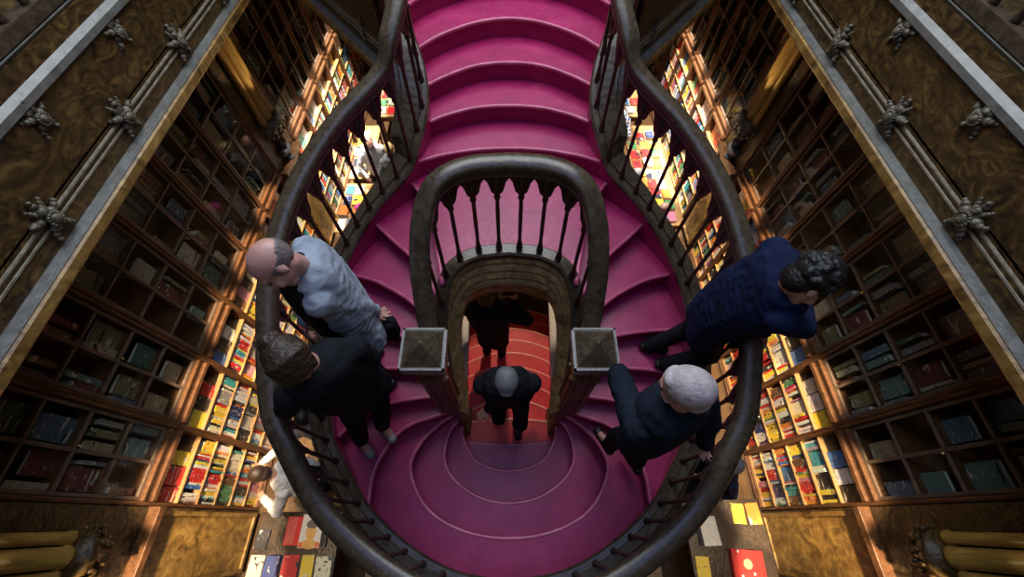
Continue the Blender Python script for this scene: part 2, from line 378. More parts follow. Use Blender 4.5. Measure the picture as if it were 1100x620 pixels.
# balustrades
RAILP = [(o*.9, z) for o, z in [(-.060,-.052),(-.045,-.062),(.045,-.062),(.060,-.052),(.064,-.030),(.056,-.018),(.068,-.004),(.070,.018),(.058,.036),(.030,.047),(0,.050),(-.030,.047),(-.058,.036),(-.070,.018),(-.068,-.004),(-.056,-.018),(-.064,-.030)]]
def baluster_bm(h):
    bm = bmesh.new()
    lathe(bm, [(.026,0),(.026,.03),(.018,.045),(.023,.06),(.016,.09),(.0135,.13),(.015,h*.5),(.0135,h-.25),(.015,h-.235),(.022,h-.225),(.022,h-.21),(.015,h-.195),(.019,h-.17),(.028,h-.14),(.028,h-.02)], n=8)
    return bm
BH = .78
bal_me = mesh_from_bm(baluster_bm(BH), 'baluster', M['dark_wood'], True)
nbal = 0
def balustrade(path, spacing, lift, seg_n=None):
    global nbal
    rail = [p+V((0,0,lift)) for p in path]
    bm = bmesh.new(); sweep(bm, rail, RAILP); hr = obj('handrail', bm, M['rail_wood'], stair, True)
    pts = resample(path, spacing)
    base = lift-BH-.06
    for i, p in enumerate(pts[1:-1] if seg_n is None else pts[1:-1]):
        o = bpy.data.objects.new('baluster', bal_me); C.objects.link(o); o.parent = hr
        o.location = p-stair.location+V((0,0,base)); nbal += 1
    # gothic arcade: cusped pointed arches hung between the balusters
    bm = bmesh.new()
    sh = []
    for i in range(9):
        t = i/8
        d = abs(t-.5)*2           # 0 at the crown, 1 at the springing
        y = .05+.20*(d**1.35)
        if .3 < d < .65: y += .035
        sh.append((t, y))
    NNs = []
    for a, b in zip(pts, pts[1:]):
        tdir = (b-a); tdir.z = 0
        if tdir.length < 1e-6: continue
        nrm = V((tdir.y, -tdir.x, 0)).normalized()*.014
        top = []; bot = []
        for t, y in sh:
            p = a.lerp(b, t)+V((0,0,lift-.05))
            top.append(p); bot.append(p-V((0,0,y)))
        F1 = [bm.verts.new(p+nrm) for p in top]; F2 = [bm.verts.new(p+nrm) for p in bot]
        G1 = [bm.verts.new(p-nrm) for p in top]; G2 = [bm.verts.new(p-nrm) for p in bot]
        for k in range(len(sh)-1):
            bm.faces.new((F1[k],F1[k+1],F2[k+1],F2[k])); bm.faces.new((G1[k],G2[k],G2[k+1],G1[k+1])); bm.faces.new((F2[k],F2[k+1],G2[k+1],G2[k])); bm.faces.new((F1[k],G1[k],G1[k+1],F1[k+1]))
    obj('arcade', bm, M['dark_wood'], hr)
    return hr
def dense(path): return resample(path, .035)
outL3 = mir(zpath(outR))[::-1] + zpath(outR)[1:]           # left top -> south -> right top (one outer rail)
off = normals(outL3)
outer_rail = outL3
# make sure the offset goes outwards
_q = 1 if (outL3[len(outL3)//2]+off[len(outL3)//2]*.1).y < outL3[len(outL3)//2].y else -1
outer_rail = [p + n_*_q*.03 for p, n_ in zip(outL3, off)]
half = len(outer_rail)//2
balustrade(dense(outer_rail[:half+1]), .165, .985)
balustrade(dense(outer_rail[half:]), .165, .985)
inner_rail = [p for p in inner if True]
balustrade(dense(inner), .155, .95)
# newel posts
for s in (-1, 1):
    c = V((.53*s, .92, 0)); zb = LZ(0)-.55; zt = CAMZ-2.33
    t = bmesh.new()
    sqlathe(t, [(.125,zb),(.125,zb+.5),(.105,zb+.53),(.105,zb+.6),(.085,zb+.64),(.085,zt-.42),(.095,zt-.40),(.095,zt-.36),(.082,zt-.34),(.082,zt-.20),(.10,zt-.17),(.10,zt-.14),(.125,zt-.12),(.125,zt-.10)], c)
    for dx, dy in ((1,0),(-1,0),(0,1),(0,-1)):
        for q in (-.05, .05):
            cx = c.x+dx*.088+(q if dy else 0); cy = c.y+dy*.088+(q if dx else 0)
            lathe(t, [(.016,zb+.64),(.012,zb+.68),(.012,zt-.48),(.018,zt-.45),(.018,zt-.42)], (cx, cy, 0), 8)
    npst = obj('newel_post', t, M['newel_wood'], stair)
    t = bmesh.new(); sqlathe(t, [(.10,zt-.115),(.135,zt-.10),(.135,zt-.075),(.12,zt-.068),(.12,zt-.05),(.14,zt-.042),(.14,zt-.018)], c)
    obj('cap_moulding', t, M['silver_trim'], npst)
    t = bmesh.new(); sqlathe(t, [(.10,zt-.02),(.1325,zt-.018),(.1325,zt-.008),(.118,zt-.006),(.0,zt+.075)][:4]+[(.004,zt+.10)], c)
    obj('newel_cap', t, M['rail_wood'], npst)
    t = bmesh.new()
    for a, b, cc, d in ((-.14,.14,-.14,-.126),(-.14,.14,.126,.14),(-.14,-.126,-.14,.14),(.126,.14,-.14,.14)): box(t, c.x+a, c.x+b, c.y+cc, c.y+d, zt-.02, zt-.002)
    obj('cap_edge', t, M['silver_trim'], npst)
# cheeks and handrails of the lower flight
for s in (-1, 1):
    pth = [V((s*(.47+.085*(y-.75)), y, LZ(0)-(y-.70)/.255*R)) for y in [.72+.12*i for i in range(0, 26)]]
    bm = bmesh.new(); sweep(bm, pth, [(-.02*s,-.5),(-.02*s,.16),(.08*s,.16),(.08*s,-.5)]); obj('cheek', bm, M['crimson'], stair)
    rl = [p+V((-.035*s,0,.78)) for p in pth[2:22]]
    bm = bmesh.new(); sweep(bm, rl, RAILP); hr = obj('handrail', bm, M['cream_rail'] if 'cream_rail' in M else plain('cream_rail', (.62,.58,.50), .3), stair, True)
    bm2 = baluster_bm(.62); me = mesh_from_bm(bm2, 'baluster', M['dark_wood'], True)
    for p in resample(pth[2:22], .30):
        o = bpy.data.objects.new('baluster', me); C.objects.link(o); o.parent = hr; o.location = p+V((-.0*s,0,.14))-stair.location
print('balusters', nbal)

# ---------------------------------------------------------------- room shell
XW = 3.85; XF = 3.55; XG = 2.70; ZG = 5.24
Y0, Y1 = -3.0, 12.2
bm = bmesh.new(); box(bm, -XW-.1, XW+.1, Y0, Y1, -.1, 0); struct('floor', bm, M['floor'], 'plank floor of the shop under the staircase', 'floor')
for s, nm in ((-1, 'left'), (1, 'right')):
    bm = bmesh.new(); box(bm, min(s*XW, s*(XW+.15)), max(s*XW, s*(XW+.15)), Y0, Y1, 0, 10); struct('wall_'+nm, bm, M['plaster'], 'dark wall behind the bookcases on the %s' % nm, 'wall')
bm = bmesh.new(); box(bm, -XW, XW, Y1, Y1+.15, 0, 10); struct('wall_back', bm, M['plaster'], 'dim end wall beyond the stair head', 'wall')
bm = bmesh.new(); box(bm, -XW, XW, Y0-.15, Y0, 0, 10); struct('wall_front', bm, M['plaster'], 'dim wall near the viewer', 'wall')
bm = bmesh.new()
for x0, x1, y0, y1 in ((-XW,-2.6,Y0,Y1),(2.6,XW,Y0,Y1),(-2.6,2.6,Y0,-1.2),(-2.6,2.6,8.6,Y1)): box(bm, x0, x1, y0, y1, 9.9, 10.05)
struct('ceiling', bm, M['plaster'], 'ceiling around the roof light', 'ceiling')
# gallery slabs: side galleries and the flared end gallery the stair climbs to
dg = [(XG,5.50),(2.35,5.02),(1.87,4.39),(1.35,3.72),(.99,3.26)]
for s, nm in ((-1, 'left'), (1, 'right')):
    bm = bmesh.new()
    poly = [(XW,Y0),(XW,Y1),(0,Y1),(0,5.62),(.5,5.53),(1.0,5.24),(1.42,4.87),(1.3,4.52),(1.16,4.17),(1.04,3.82),(.97,3.5)]+dg[::-1]+[(XG,Y0)]
    prism(bm, [(x*s, y) for x, y in (poly if s > 0 else poly[::-1])], 4.42, ZG-.02)
    o = struct('ceiling_'+nm, bm, M['panel_wood'], 'gallery floor slab on the %s, seen from above' % nm, 'gallery floor')
FPROF = [(0,4.40),(.05,4.40),(.065,4.42),(.065,4.475),(.055,4.485),(.05,4.49),(-.005,4.565),(-.03,4.575),(-.03,4.61)]
REED = [(-.05,4.60),(-.01,4.604),(.006,4.614),(.006,4.626),(-.016,4.636),(-.016,4.642),(.004,4.650),(.008,4.662),(.004,4.672),(-.018,4.680),(-.018,4.686),(.0,4.694),(.0,4.706),(-.02,4.716),(-.05,4.718)]
TOPM = [(-.05,5.03),(.0,5.035),(.03,5.06),(.03,5.10),(-.02,5.15),(-.03,5.20),(.0,5.24),(-.10,5.24),(-.10,5.03)]
for s in (-1, 1):
    g = [V((x*s, y, 0)) for x, y in [(XG,Y0),(XG,0),(XG,3),(XG,5.50)]+dg[1:]]
    g = resample(g[:4], .5)+resample(catmull(g[3:], 4), .12)[1:]
    # on the left (s=-1) travelling north the right-hand side is the well; mirrored on the other side
    k = 1 if s < 0 else -1
    nm = 'left' if s < 0 else 'right'
    f = empty('carved_gallery', (s*XG, 1.5, 4.40), 'carved and gilded gallery front along the %s side of the stairwell' % nm, 'gallery front')
    def sw(prof, name, m, closed=True, parent=f):
        bm = bmesh.new(); sweep(bm, g, [(o*k, z) for o, z in prof], closed); return obj(name, bm, m, parent)
    sw([(0,4.40),(.05,4.40),(.065,4.42),(.065,4.475),(.05,4.488),(-.02,4.49)], 'lower_moulding', M['gold_wood'])
    sw([(.052,4.489),(.055,4.495),(.038,4.518),(-.03,4.524),(-.03,4.49)], 'ledge', M['silver_trim'])
    sw([(-.028,4.524),(-.028,4.60),(-.05,4.60),(-.05,4.524)], 'groove', M['dark_wood'])
    sw(REED+[(-.06,4.718),(-.06,4.60)], 'reeded_moulding', M['reed_trim'])
    sw([(-.052,4.70),(-.052,5.04),(-.09,5.04),(-.09,4.70)], 'burl_panel', M['panel_wood'])
    sw(TOPM, 'top_moulding', M['silver_trim'])
    # carved bosses on the mouldings
    def boss(c, seed, big=1.0):
        rr = random.Random(seed); bm = bmesh.new()
        lobes = [(0,0,.042),(.0,.055,.028),(.0,-.055,.028),(.0,.0,.028)]
        for a in range(5):
            th = a*2*PI/5+.3
            for rad, sz in ((.045,.026),(.078,.018),(.100,.013)):
                q = V((rr.uniform(.0,.02), math.cos(th)*rad*big, math.sin(th)*rad*1.1*big))
                bmesh.ops.create_icosphere(bm, subdivisions=2, radius=sz*big*rr.uniform(.85,1.15), matrix=Matrix.Translation(V((q.x*k, q.y, q.z))))
        bmesh.ops.create_icosphere(bm, subdivisions=2, radius=.036*big, matrix=Matrix.Translation(V((.03*k,0,0))))
        for i in range(14):
            th = i*2*PI/14
            bmesh.ops.create_icosphere(bm, subdivisions=1, radius=.011*big, matrix=Matrix.Translation(V((.045*k, math.cos(th)*.034*big, math.sin(th)*.034*big))))
        # trailing leaves
        for sgn in (-1, 1):
            for i in range(4):
                bmesh.ops.create_icosphere(bm, subdivisions=1, radius=.021-.003*i, matrix=Matrix.Translation(V((.012*k, sgn*(.02+.012*i), .045+.020*i)))@Matrix.Diagonal((.7,1,1.4,1)))
        bmesh.ops.translate(bm, verts=bm.verts, vec=c)
        return obj('carved_boss', bm, M['carved'], f, True)
    for i, y in enumerate([-2.15,-1.23,-.31,.61,1.53,2.44,3.36,4.28,5.2]):
        boss(V((s*(XG-.01), y, 4.665)), i+10*(s+1), 1.15)
        boss(V((s*(XG-.0), y+.46, 4.99)), i+40+10*(s+1), .95)
    for i, t in enumerate((.3, .62, .9)):
        p = g[int(len(g)-1-(1-t)*26)] if len(g) > 26 else g[-5]
        boss(V((p.x, p.y, 4.68)), 77+i, .8)
    # raised tracery ribs on the burl panels
    bm = bmesh.new()
    for i in range(9):
        y0 = -2.15+.92*i
        for e in range(2):
            cy = y0+.23+.46*e
            pts = [V((s*(XG+.048), cy+.17*math.cos(a), 4.72+.10+.17*math.sin(a)*1.1)) for a in [PI*j/10 for j in range(11)]]
            for a, b2 in zip(pts, pts[1:]):
                bmesh.ops.create_icosphere(bm, subdivisions=1, radius=.012, matrix=Matrix.Translation(a.lerp(b2, .5))@Matrix.Diagonal((1,2.2,2.2,1)))
    obj('tracery', bm, M['panel_wood'], f)
    # parapet rail above the gallery floor
    r = empty('gallery_balustrade', (s*(XG+.1), 1.5, ZG), 'dark balustrade standing on the %s gallery edge' % nm, 'balustrade')
    gg = [p+V((s*.06,0,ZG+.92)) for p in g[:int(len(g))]]
    bm = bmesh.new(); sweep(bm, gg, RAILP); obj('handrail', bm, M['rail_wood'], r, True)
    bm = bmesh.new(); sweep(bm, [p-V((0,0,.90)) for p in gg], [(-.05,-.01),(-.05,.06),(.05,.06),(.05,-.01)]); obj('base_rail', bm, M['rail_wood'], r)
    tall = mesh_from_bm(baluster_bm(.80), 'baluster', M['dark_wood'], True)
    for p in resample(gg, .2)[:70]:
        o = bpy.data.objects.new('baluster', tall); C.objects.link(o); o.parent = r; o.location = p-V((0,0,.85))-r.location

# ---------------------------------------------------------------- bookcases
BAYW = .75
ROWS_OPEN = [.10,.38,.69,1.0,1.31,1.62]      # shelf board heights; top of last row 1.97
ROWS_GL = [2.17+.41*i for i in range(5)]
def build_bay():
    e = empty('bookcase', (0,0,0), 'tmp', 'bookcase')
    hw = BAYW/2
    def P(name, fn, m, parent=e, bev=False):
        bm = bmesh.new(); fn(bm); return obj(name, bm, m, parent, loc=V((0,0,0)))
    # local x: + is towards the room, front plane x=0
    P('back_panel', lambda b: box(b, -.29,-.275,-hw,hw,0,4.38), M['case_wood'])
    for sy in (-1, 1):
        def up(b):
            y0, y1 = (hw-.038, hw) if sy > 0 else (-hw, -hw+.038)
            box(b, -.28,.0,y0,y1,0,4.38); box(b, .0,.022,y0+(.004 if sy>0 else 0),y1-(.0 if sy>0 else .004),0,4.38,.004)
            box(b, .018,.030,(y0+y1)/2-.008,(y0+y1)/2+.008,.12,4.3,.003)
        P('upright', up, M['case_wood'])
    P('plinth', lambda b: (box(b, -.28,.03,-hw+.038,hw-.038,0,.09), box(b,.03,.045,-hw+.038,hw-.038,.0,.07,.004)), M['case_wood'])
    for z in ROWS_OPEN: P('shelf', lambda b: box(b, -.275,-.002,-hw+.038,hw-.038,z-.018,z,.002), M['shelf_wood'])
    def ledge(b):
        box(b, -.275,.05,-hw+.038,hw-.038,1.98,2.03,.005); box(b, -.275,.02,-hw+.038,hw-.038,2.03,2.10,.004); box(b, -.275,.035,-hw+.038,hw-.038,2.10,2.13,.004)
    P('ledge', ledge, M['case_wood'])
    for z in ROWS_GL[1:]: P('shelf', lambda b: box(b, -.275,-.045,-hw+.038,hw-.038,z-.015,z+.003,.002), M['case_wood'])
    P('cornice', lambda b: (box(b, -.275,.05,-hw,hw,4.27,4.38,.01), box(b,-.27,.0,-hw+.038,hw-.038,4.22,4.27)), M['case_wood'])
    def door(b):
        z0, z1 = 2.135, 4.22
        for y in (-hw+.042, hw-.042-.03, -.016): box(b, -.03,.0, y, y+(.03 if y != -.016 else .032), z0, z1,.004)
        for i in range(6):
            z = z0 if i == 0 else (z1-.035 if i == 5 else ROWS_GL[i]-.016)
            box(b, -.026,-.003,-hw+.042,hw-.042,z,z+(.035 if i in (0,5) else .022),.003)
    d = P('glazed_door', door, M['door_wood'])
    P('glass_pane', lambda b: b.faces.new([b.verts.new(q) for q in ((-.016,-hw+.05,2.15),(-.016,hw-.05,2.15),(-.016,hw-.05,4.20),(-.016,-hw+.05,4.20))]), M['glass'], d)
    def knob(b): 
        bmesh.ops.create_icosphere(b, subdivisions=2, radius=.013, matrix=Matrix.Translation(V((.018,.03,2.99)))); box(b,0,.012,.024,.036,2.984,2.996)
    P('knob', knob, M['brass'], d)
    return e
M['door_wood'] = noisy('door_wood', (.10,.065,.045), (.22,.15,.105), 7, .38, .15, (2,2,.6), bscale=30)
def ordn(i): return ['first','second','third','fourth','fifth','sixth','seventh','eighth','ninth','tenth','eleventh','twelfth','thirteenth','fourteenth','fifteenth','sixteenth','seventeenth','eighteenth','nineteenth','twentieth'][i]
bays = []
proto = None
edges_n = [(.13, 6, 'between the two gilded columns'), (5.38, 8, 'beyond the far column')]
baylist = []
for s in (-1, 1):
    for y0, n, wh in edges_n:
        for i in range(n): baylist.append((s, y0+BAYW*i, i, wh))
    for i in range(3): baylist.append((s, -.62-BAYW*(i+1), i, 'nearest the viewer, before the near column'))
for s, y0, i, wh in baylist:
    if proto is None: proto = build_bay(); e = proto
    else: e = copy_tree(proto)
    e.location = (s*XF, y0+BAYW/2, 0); e.rotation_euler = (0,0,0 if s < 0 else PI)
    sd = 'left' if s < 0 else 'right'
    if 'nearest' in wh: lb = 'dark wooden bookcase on the %s wall, %s from the near column towards the viewer' % (sd, ordn(i))
    elif 'between' in wh: lb = 'wooden bookcase with glazed doors over open shelves, %s wall, %s bay past the near column' % (sd, ordn(i))
    else: lb = 'wooden bookcase with glazed doors over open shelves, %s wall, %s bay past the far column' % (sd, ordn(i))
    e['label'] = lb; e['group'] = 'bookcases along the %s wall' % sd
# columns with a carved bracket, a bust and a veneered foot
def blob_r(bm, c, r, sub=2, sc=(1,1,1), rot=None):
    mm = Matrix.Translation(V(c))
    if rot is not None: mm = mm @ rot.to_4x4()
    bmesh.ops.create_icosphere(bm, subdivisions=sub, radius=1, matrix=mm @ Matrix.Diagonal((r*sc[0], r*sc[1], r*sc[2], 1)))
for s in (-1, 1):
    sd = 'left' if s < 0 else 'right'
    for yc, wh in ((-.245, 'near'), (5.005, 'far')):
        e = empty('gilded_column', (s*XF, yc, 0), 'gilded wall column with carved bracket over a burr-wood foot, %s end of the %s wall' % (wh, sd), 'column', 'gilded columns')
        D = -s
        def X(d): return s*XF + D*d
        def bx(b, d0, d1, y0, y1, z0, z1, bev=0): box(b, min(X(d0), X(d1)), max(X(d0), X(d1)), yc+y0, yc+y1, z0, z1, bev)
        b = bmesh.new(); bx(b,-.28,.02,-.365,.365,0,4.38); obj('pier', b, M['panel_wood'], e)
        b = bmesh.new(); bx(b,.02,.05,-.34,.34,.12,1.92,.006); bx(b,.05,.075,-.34,-.29,.12,1.92,.005); bx(b,.05,.075,.29,.34,.12,1.92,.005); None
        for zz in (.12,1.86): bx(b,.05,.072,-.3,.3,zz,zz+.05,.004)
        obj('foot_panel', b, M['gold_wood'], e)
        b = bmesh.new(); bx(b,.0,.13,-.37,.37,1.92,2.0,.01); bx(b,0,.09,-.35,.35,1.88,1.92,.006); obj('foot_ledge', b, M['case_wood'], e)
        b = bmesh.new()
        for q, (dy, r) in enumerate(((-.13,.045),(0,.075),(.13,.045))):
            lathe(b, [(r*1.2,2.72),(r*1.2,2.76),(r,2.79),(r,4.2),(r*1.2,4.22),(r*1.35,4.27),(r*1.35,4.38)], (X(.07), yc+dy, 0), 14)
        obj('shaft', b, M['column_gold'], e, True)
        b = bmesh.new(); rr = random.Random(int(yc*10)+s)
        lathe(b, [(.05,2.42),(.10,2.50),(.16,2.60),(.20,2.66),(.20,2.72)], (X(.08), yc, 0), 10)
        for q in range(26):
            th = q*2*PI/13; z = 2.50+.12*(q//13)
            blob_r(b, (X(.08)+math.cos(th)*(.13+.05*(q//13)), yc+math.sin(th)*(.15+.06*(q//13)), z), .030*rr.uniform(.7,1.2), 1, (1,1,1.5))
        for q in range(7): blob_r(b, (X(.2), yc-.21+.07*q, 2.64+.03*(q%2)), .025, 1, (1,.8,1.6))
        obj('bracket', b, M['carved'] if yc > 0 else M['panel_wood'], e, True)
        if yc < 0: continue
        # bust of a bearded man in stone, standing on the foot
        bu_ = empty('portrait_bust', (X(.06), yc, 2.0), 'grey stone bust under the bracket of the %s column on the %s wall' % (wh, sd), 'bust', 'stone busts on the columns')
        b = bmesh.new(); c0 = V((X(.07), yc, 2.0))
        lathe(b, [(.07,0),(.07,.03),(.045,.05),(.045,.07),(.06,.08)], c0, 14)
        obj('socle', b, M['stone'], bu_, True)
        b = bmesh.new()
        blob_r(b, c0+V((0,0,.15)), .1, 3, (.75,1.35,.75)); blob_r(b, c0+V((0,.08,.16)), .06, 2); blob_r(b, c0+V((0,-.08,.16)), .06, 2)
        blob_r(b, c0+V((0,0,.24)), .04, 2, (1,1,1.4)); blob_r(b, c0+V((D*.01,0,.33)), .068, 3, (1.1,.9,1.25)); blob_r(b, c0+V((D*.072,0,.325)), .014, 1, (1,.8,1.6))
        blob_r(b, c0+V((D*.045,0,.27)), .04, 2, (.9,.9,1.1)); blob_r(b, c0+V((-D*.015,0,.37)), .068, 2, (1.05,1.0,.9))
        for sg in (-1,1): blob_r(b, c0+V((0,sg*.064,.325)), .015, 1, (1,.5,1.4))
        obj('head_and_shoulders', b, M['stone'], bu_, True)

# ---------------------------------------------------------------- books
PAL = [('red',(.62,.03,.03)),('white',(.80,.78,.74)),('yellow',(.85,.62,.05)),('orange',(.80,.25,.04)),('navy',(.03,.05,.18)),('black',(.02,.02,.022)),('blue',(.05,.20,.50)),('green',(.08,.28,.10)),('cream',(.74,.66,.48)),('teal',(.05,.38,.42)),('pink',(.72,.25,.35)),('grey',(.32,.32,.33)),('brown',(.20,.09,.04))]
WTS = [16,22,14,9,7,9,7,5,12,5,5,5,4]
DULL = [('olive',(.24,.22,.10)),('brown',(.20,.12,.06)),('grey',(.27,.27,.27)),('tan',(.40,.31,.18)),('dark green',(.09,.17,.12)),('slate blue',(.12,.19,.27)),('maroon',(.20,.06,.055)),('grey green',(.16,.27,.24)),('pale buff',(.52,.46,.33))]
def book_bm():
    """unit book: x depth (0 back .. 1 spine towards the room), y thickness, z height"""
    b = bmesh.new()
    box(b, .0,1.0,-.5,-.42,0,1); box(b, .0,1.0,.42,.5,0,1); box(b, .94,1.0,-.42,.42,0,1)
    box(b, .04,.94,-.42,.42,.03,.97,0,1)
    return b
book_me = mesh_from_bm(book_bm(), 'book', [M['cover'], M['paper']])
def lying_bm():
    """unit book lying flat: x width, y length, z thickness, origin under its middle"""
    b = bmesh.new()
    box(b, -.5,.5,-.5,.5,0,.07); box(b, -.5,.5,-.5,.5,.93,1.0); box(b, -.5,-.47,-.5,.5,.07,.93); box(b, -.47,.48,-.485,.485,.07,.93,0,1)
    return b
lying_me = mesh_from_bm(lying_bm(), 'book', [M['cover'], M['paper']])
books = []   # dict(loc, rot, scale, me, col, label, group)
def shelf_place(s, i, wh):
    sd = 'left' if s < 0 else 'right'
    if 'nearest' in wh: return '%s left case before near column' % ordn(i) if s < 0 else '%s right case before near column' % ordn(i)
    if 'between' in wh: return '%s %s case past near column' % (ordn(i), sd)
    return '%s %s case past far column' % (ordn(i), sd)
for s, y0, bi, wh in baylist:
    if y0+BAYW < -.9: continue
    rr = random.Random(int((y0+10)*100)+s)
    place = shelf_place(s, bi, wh)
    rz = 0 if s < 0 else PI
    gname = 'books in the cases of the %s wall' % ('left' if s < 0 else 'right')
    for ri, z in enumerate(ROWS_OPEN):
        y = .045; n = 0; row = []
        faceout = ri == 5
        ytop = BAYW-.045
        while y < ytop-.015:
            fo = faceout or rr.random() < (.012 if s < 0 else .05)
            H_ = rr.uniform(.19,.262) if ri else rr.uniform(.19,.25)
            if fo:
                w = rr.uniform(.14,.19); H_ = rr.uniform(.21,.26)
                if y+w > ytop: 
                    if faceout: break
                    w = 0
                if w:
                    c = rr.choices(PAL, WTS)[0]
                    row.append((y+w/2, w, H_, .022, True, c)); y += w+.012; n += 1; continue
            t = rr.uniform(.014,.042)
            if y+t > ytop: break
            c = rr.choices(PAL, WTS)[0]
            run = 1 if rr.random() < .7 else rr.randint(2, 4)
            for q in range(run):
                if y+t > ytop: break
                row.append((y+t/2, t-.001, H_, rr.uniform(.14,.19), False, c)); y += t; n += 1
            if rr.random() < .03: y += rr.uniform(.02,.06)
        cnt = {}
        for (yy, t, H_, dep, fo, c) in row:
            cnt[c[0]] = cnt.get(c[0], 0)+1
            shelfname = ['bottom','second','third','fourth','fifth','top'][ri]
            lab = '%s %s, %s such on %s open shelf, %s' % (c[0], 'book cover' if fo else 'spine', ordn(min(19, cnt[c[0]]-1)), shelfname, place)
            jit = [max(0, min(1, q*rr.uniform(.85,1.1))) for q in c[1]]
            X = s*XF; D = -s
            if fo: loc = (X - D*.05 , y0+yy, z+.002); books.append(dict(loc=loc, rot=rz-PI/2 if False else rz+PI/2, scale=(t, dep, H_), fo=True, me=book_me, col=jit, label=lab, group=gname, D=D))
            else:
                setb = rr.uniform(.012,.035)
                books.append(dict(loc=(X - D*(setb+dep), y0+yy, z+.002), rot=rz, scale=(dep, t, H_), fo=False, me=book_me, col=jit, label=lab, group=gname, D=D))
    for ri, z in enumerate(ROWS_GL):
        for half_ in (0, 1):
            y = .05+half_*.335; yend = y+.30
            if rr.random() < .08: continue
            cnt = {}
            y += rr.uniform(0,.05)
            while y < yend-.05:
                fo = rr.random() < .5
                c = rr.choice([q for q in DULL]); H_ = rr.uniform(.2,.34)
                w = rr.uniform(.13,.22) if fo else rr.uniform(.03,.08)
                if y+w > yend: break
                cnt[c[0]] = cnt.get(c[0], 0)+1
                shelfname = ['bottom','second','third','fourth','top'][ri]
                side_ = ('near','far')[half_]
                lab = '%s volume, %s at %s pane, %s glazed row, %s' % (c[0], ordn(cnt[c[0]]-1), side_, shelfname, place)
                X = s*XF; D = -s
                dep = .03 if fo else rr.uniform(.12,.18)
                if fo: books.append(dict(loc=(X-D*.10, y0+y+w/2, z+.005), rot=rz+PI/2, scale=(w, dep, H_), fo=True, me=book_me, col=c[1], label=lab, group=gname, D=D))
                else: books.append(dict(loc=(X-D*(.055+dep), y0+y+w/2, z+.005), rot=rz, scale=(dep, w, H_), fo=False, me=book_me, col=c[1], label=lab, group=gname, D=D))
                y += w+rr.uniform(.005,.05)

# tables
def table(x0, x1, y0, y1, z, label, top=None):
    e = empty('display_table', ((x0+x1)/2, (y0+y1)/2, 0), label, 'table')
    b = bmesh.new(); box(b, x0,x1,y0,y1,z-.04,z,.008); box(b, x0+.03,x1-.03,y0+.03,y1-.03,z-.055,z-.04); obj('tabletop', b, top or M['shelf_wood'], e)
    b = bmesh.new()
    box(b, x0+.05,x1-.05,y0+.05,y0+.075,z-.17,z-.055); box(b, x0+.05,x1-.05,y1-.075,y1-.05,z-.17,z-.055); box(b, x0+.05,x0+.075,y0+.05,y1-.05,z-.17,z-.055); box(b, x1-.075,x1-.05,y0+.05,y1-.05,z-.17,z-.055)
    obj('apron', b, M['case_wood'], e)
    for cx in (x0+.08, x1-.08):
        for cy in (y0+.08, y1-.08):
            b = bmesh.new(); lathe(b, [(.02,0),(.03,.03),(.022,.07),(.03,.2),(.024,.5),(.034,z-.25),(.026,z-.22),(.036,z-.2),(.036,z-.055)], (cx, cy, 0), 10); obj('leg', b, M['case_wood'], e, True)
    return e
table(-3.12,-2.45,4.45,5.62,.80,'long book table in the left aisle beneath the rail of the stair')
table(2.42,3.14,4.60,7.30,.80,'long book table in the right aisle beneath the rail of the stair')
table(-3.05,-2.05,-1.15,.10,.80,'book table at the lower left between the near column and the stair', M['dark_wood'])
table(2.15,3.12,-1.15,.24,.80,'book table at the lower right between the near column and the stair', M['dark_wood'])
table(-3.12,-2.72,5.75,7.30,.80,'narrow book table along the left wall past the aisle table')
table(-2.9,-1.9,7.6,8.9,.80,'farthest book table on the left, beyond the staircase')
table(1.9,2.9,7.6,8.9,.80,'farthest book table on the right, beyond the staircase')
def flat_books(x0, x1, y0, y1, z, where, gname, seed, skip=None):
    rr = random.Random(seed); y = y0; row = 0
    while y+.24 < y1:
        x = x0; cnt = 0
        while x+.17 < x1:
            w = rr.uniform(.14,.19); l = rr.uniform(.20,.235)
            if not (skip and skip(x+w/2, y+.12)):
                zz = z
                nst = rr.choice((1,1,2,3)); c = rr.choices(PAL, WTS)[0]
                for q in range(nst):
                    t = rr.uniform(.018,.035)
                    lab = '%s book, %s, %s row, %s from left, %s' % (c[0], ['bottom of pile','second in pile','third in pile'][q], ordn(row), ordn(cnt), where)
                    books.append(dict(loc=(x+w/2, y+.12, zz), rot=rr.choice((0,PI))+rr.uniform(-.06,.06), scale=(w, l, t), fo=False, me=lying_me, col=[max(0, min(1, u*rr.uniform(.9,1.1))) for u in c[1]], label=lab, group=gname, D=1))
                    zz += t+.0005
                cnt += 1
            x += w+.03
        y += .27; row += 1
flat_books(-3.08,-2.48,4.50,5.60,.8,'left aisle table','books on the tables',1)
flat_books(2.45,3.12,4.65,7.28,.8,'right aisle table','books on the tables',2)
flat_books(-3.02,-2.08,-1.12,.08,.8,'lower left table','books on the tables',3, lambda x, y: x > -2.84 and y > -.40)
flat_books(2.18,3.10,-1.12,.22,.8,'lower right table','books on the tables',4, lambda x, y: (x < 2.66 and -.38 < y < .20) or (x > 2.4 and -.78 < y < -.12))
flat_books(-3.10,-2.74,5.78,7.28,.8,'narrow left table','books on the tables',8)
flat_books(-2.86,-1.93,7.65,8.85,.8,'farthest left table','books on the tables',5)
flat_books(1.93,2.86,7.65,8.85,.8,'farthest right table','books on the tables',6)
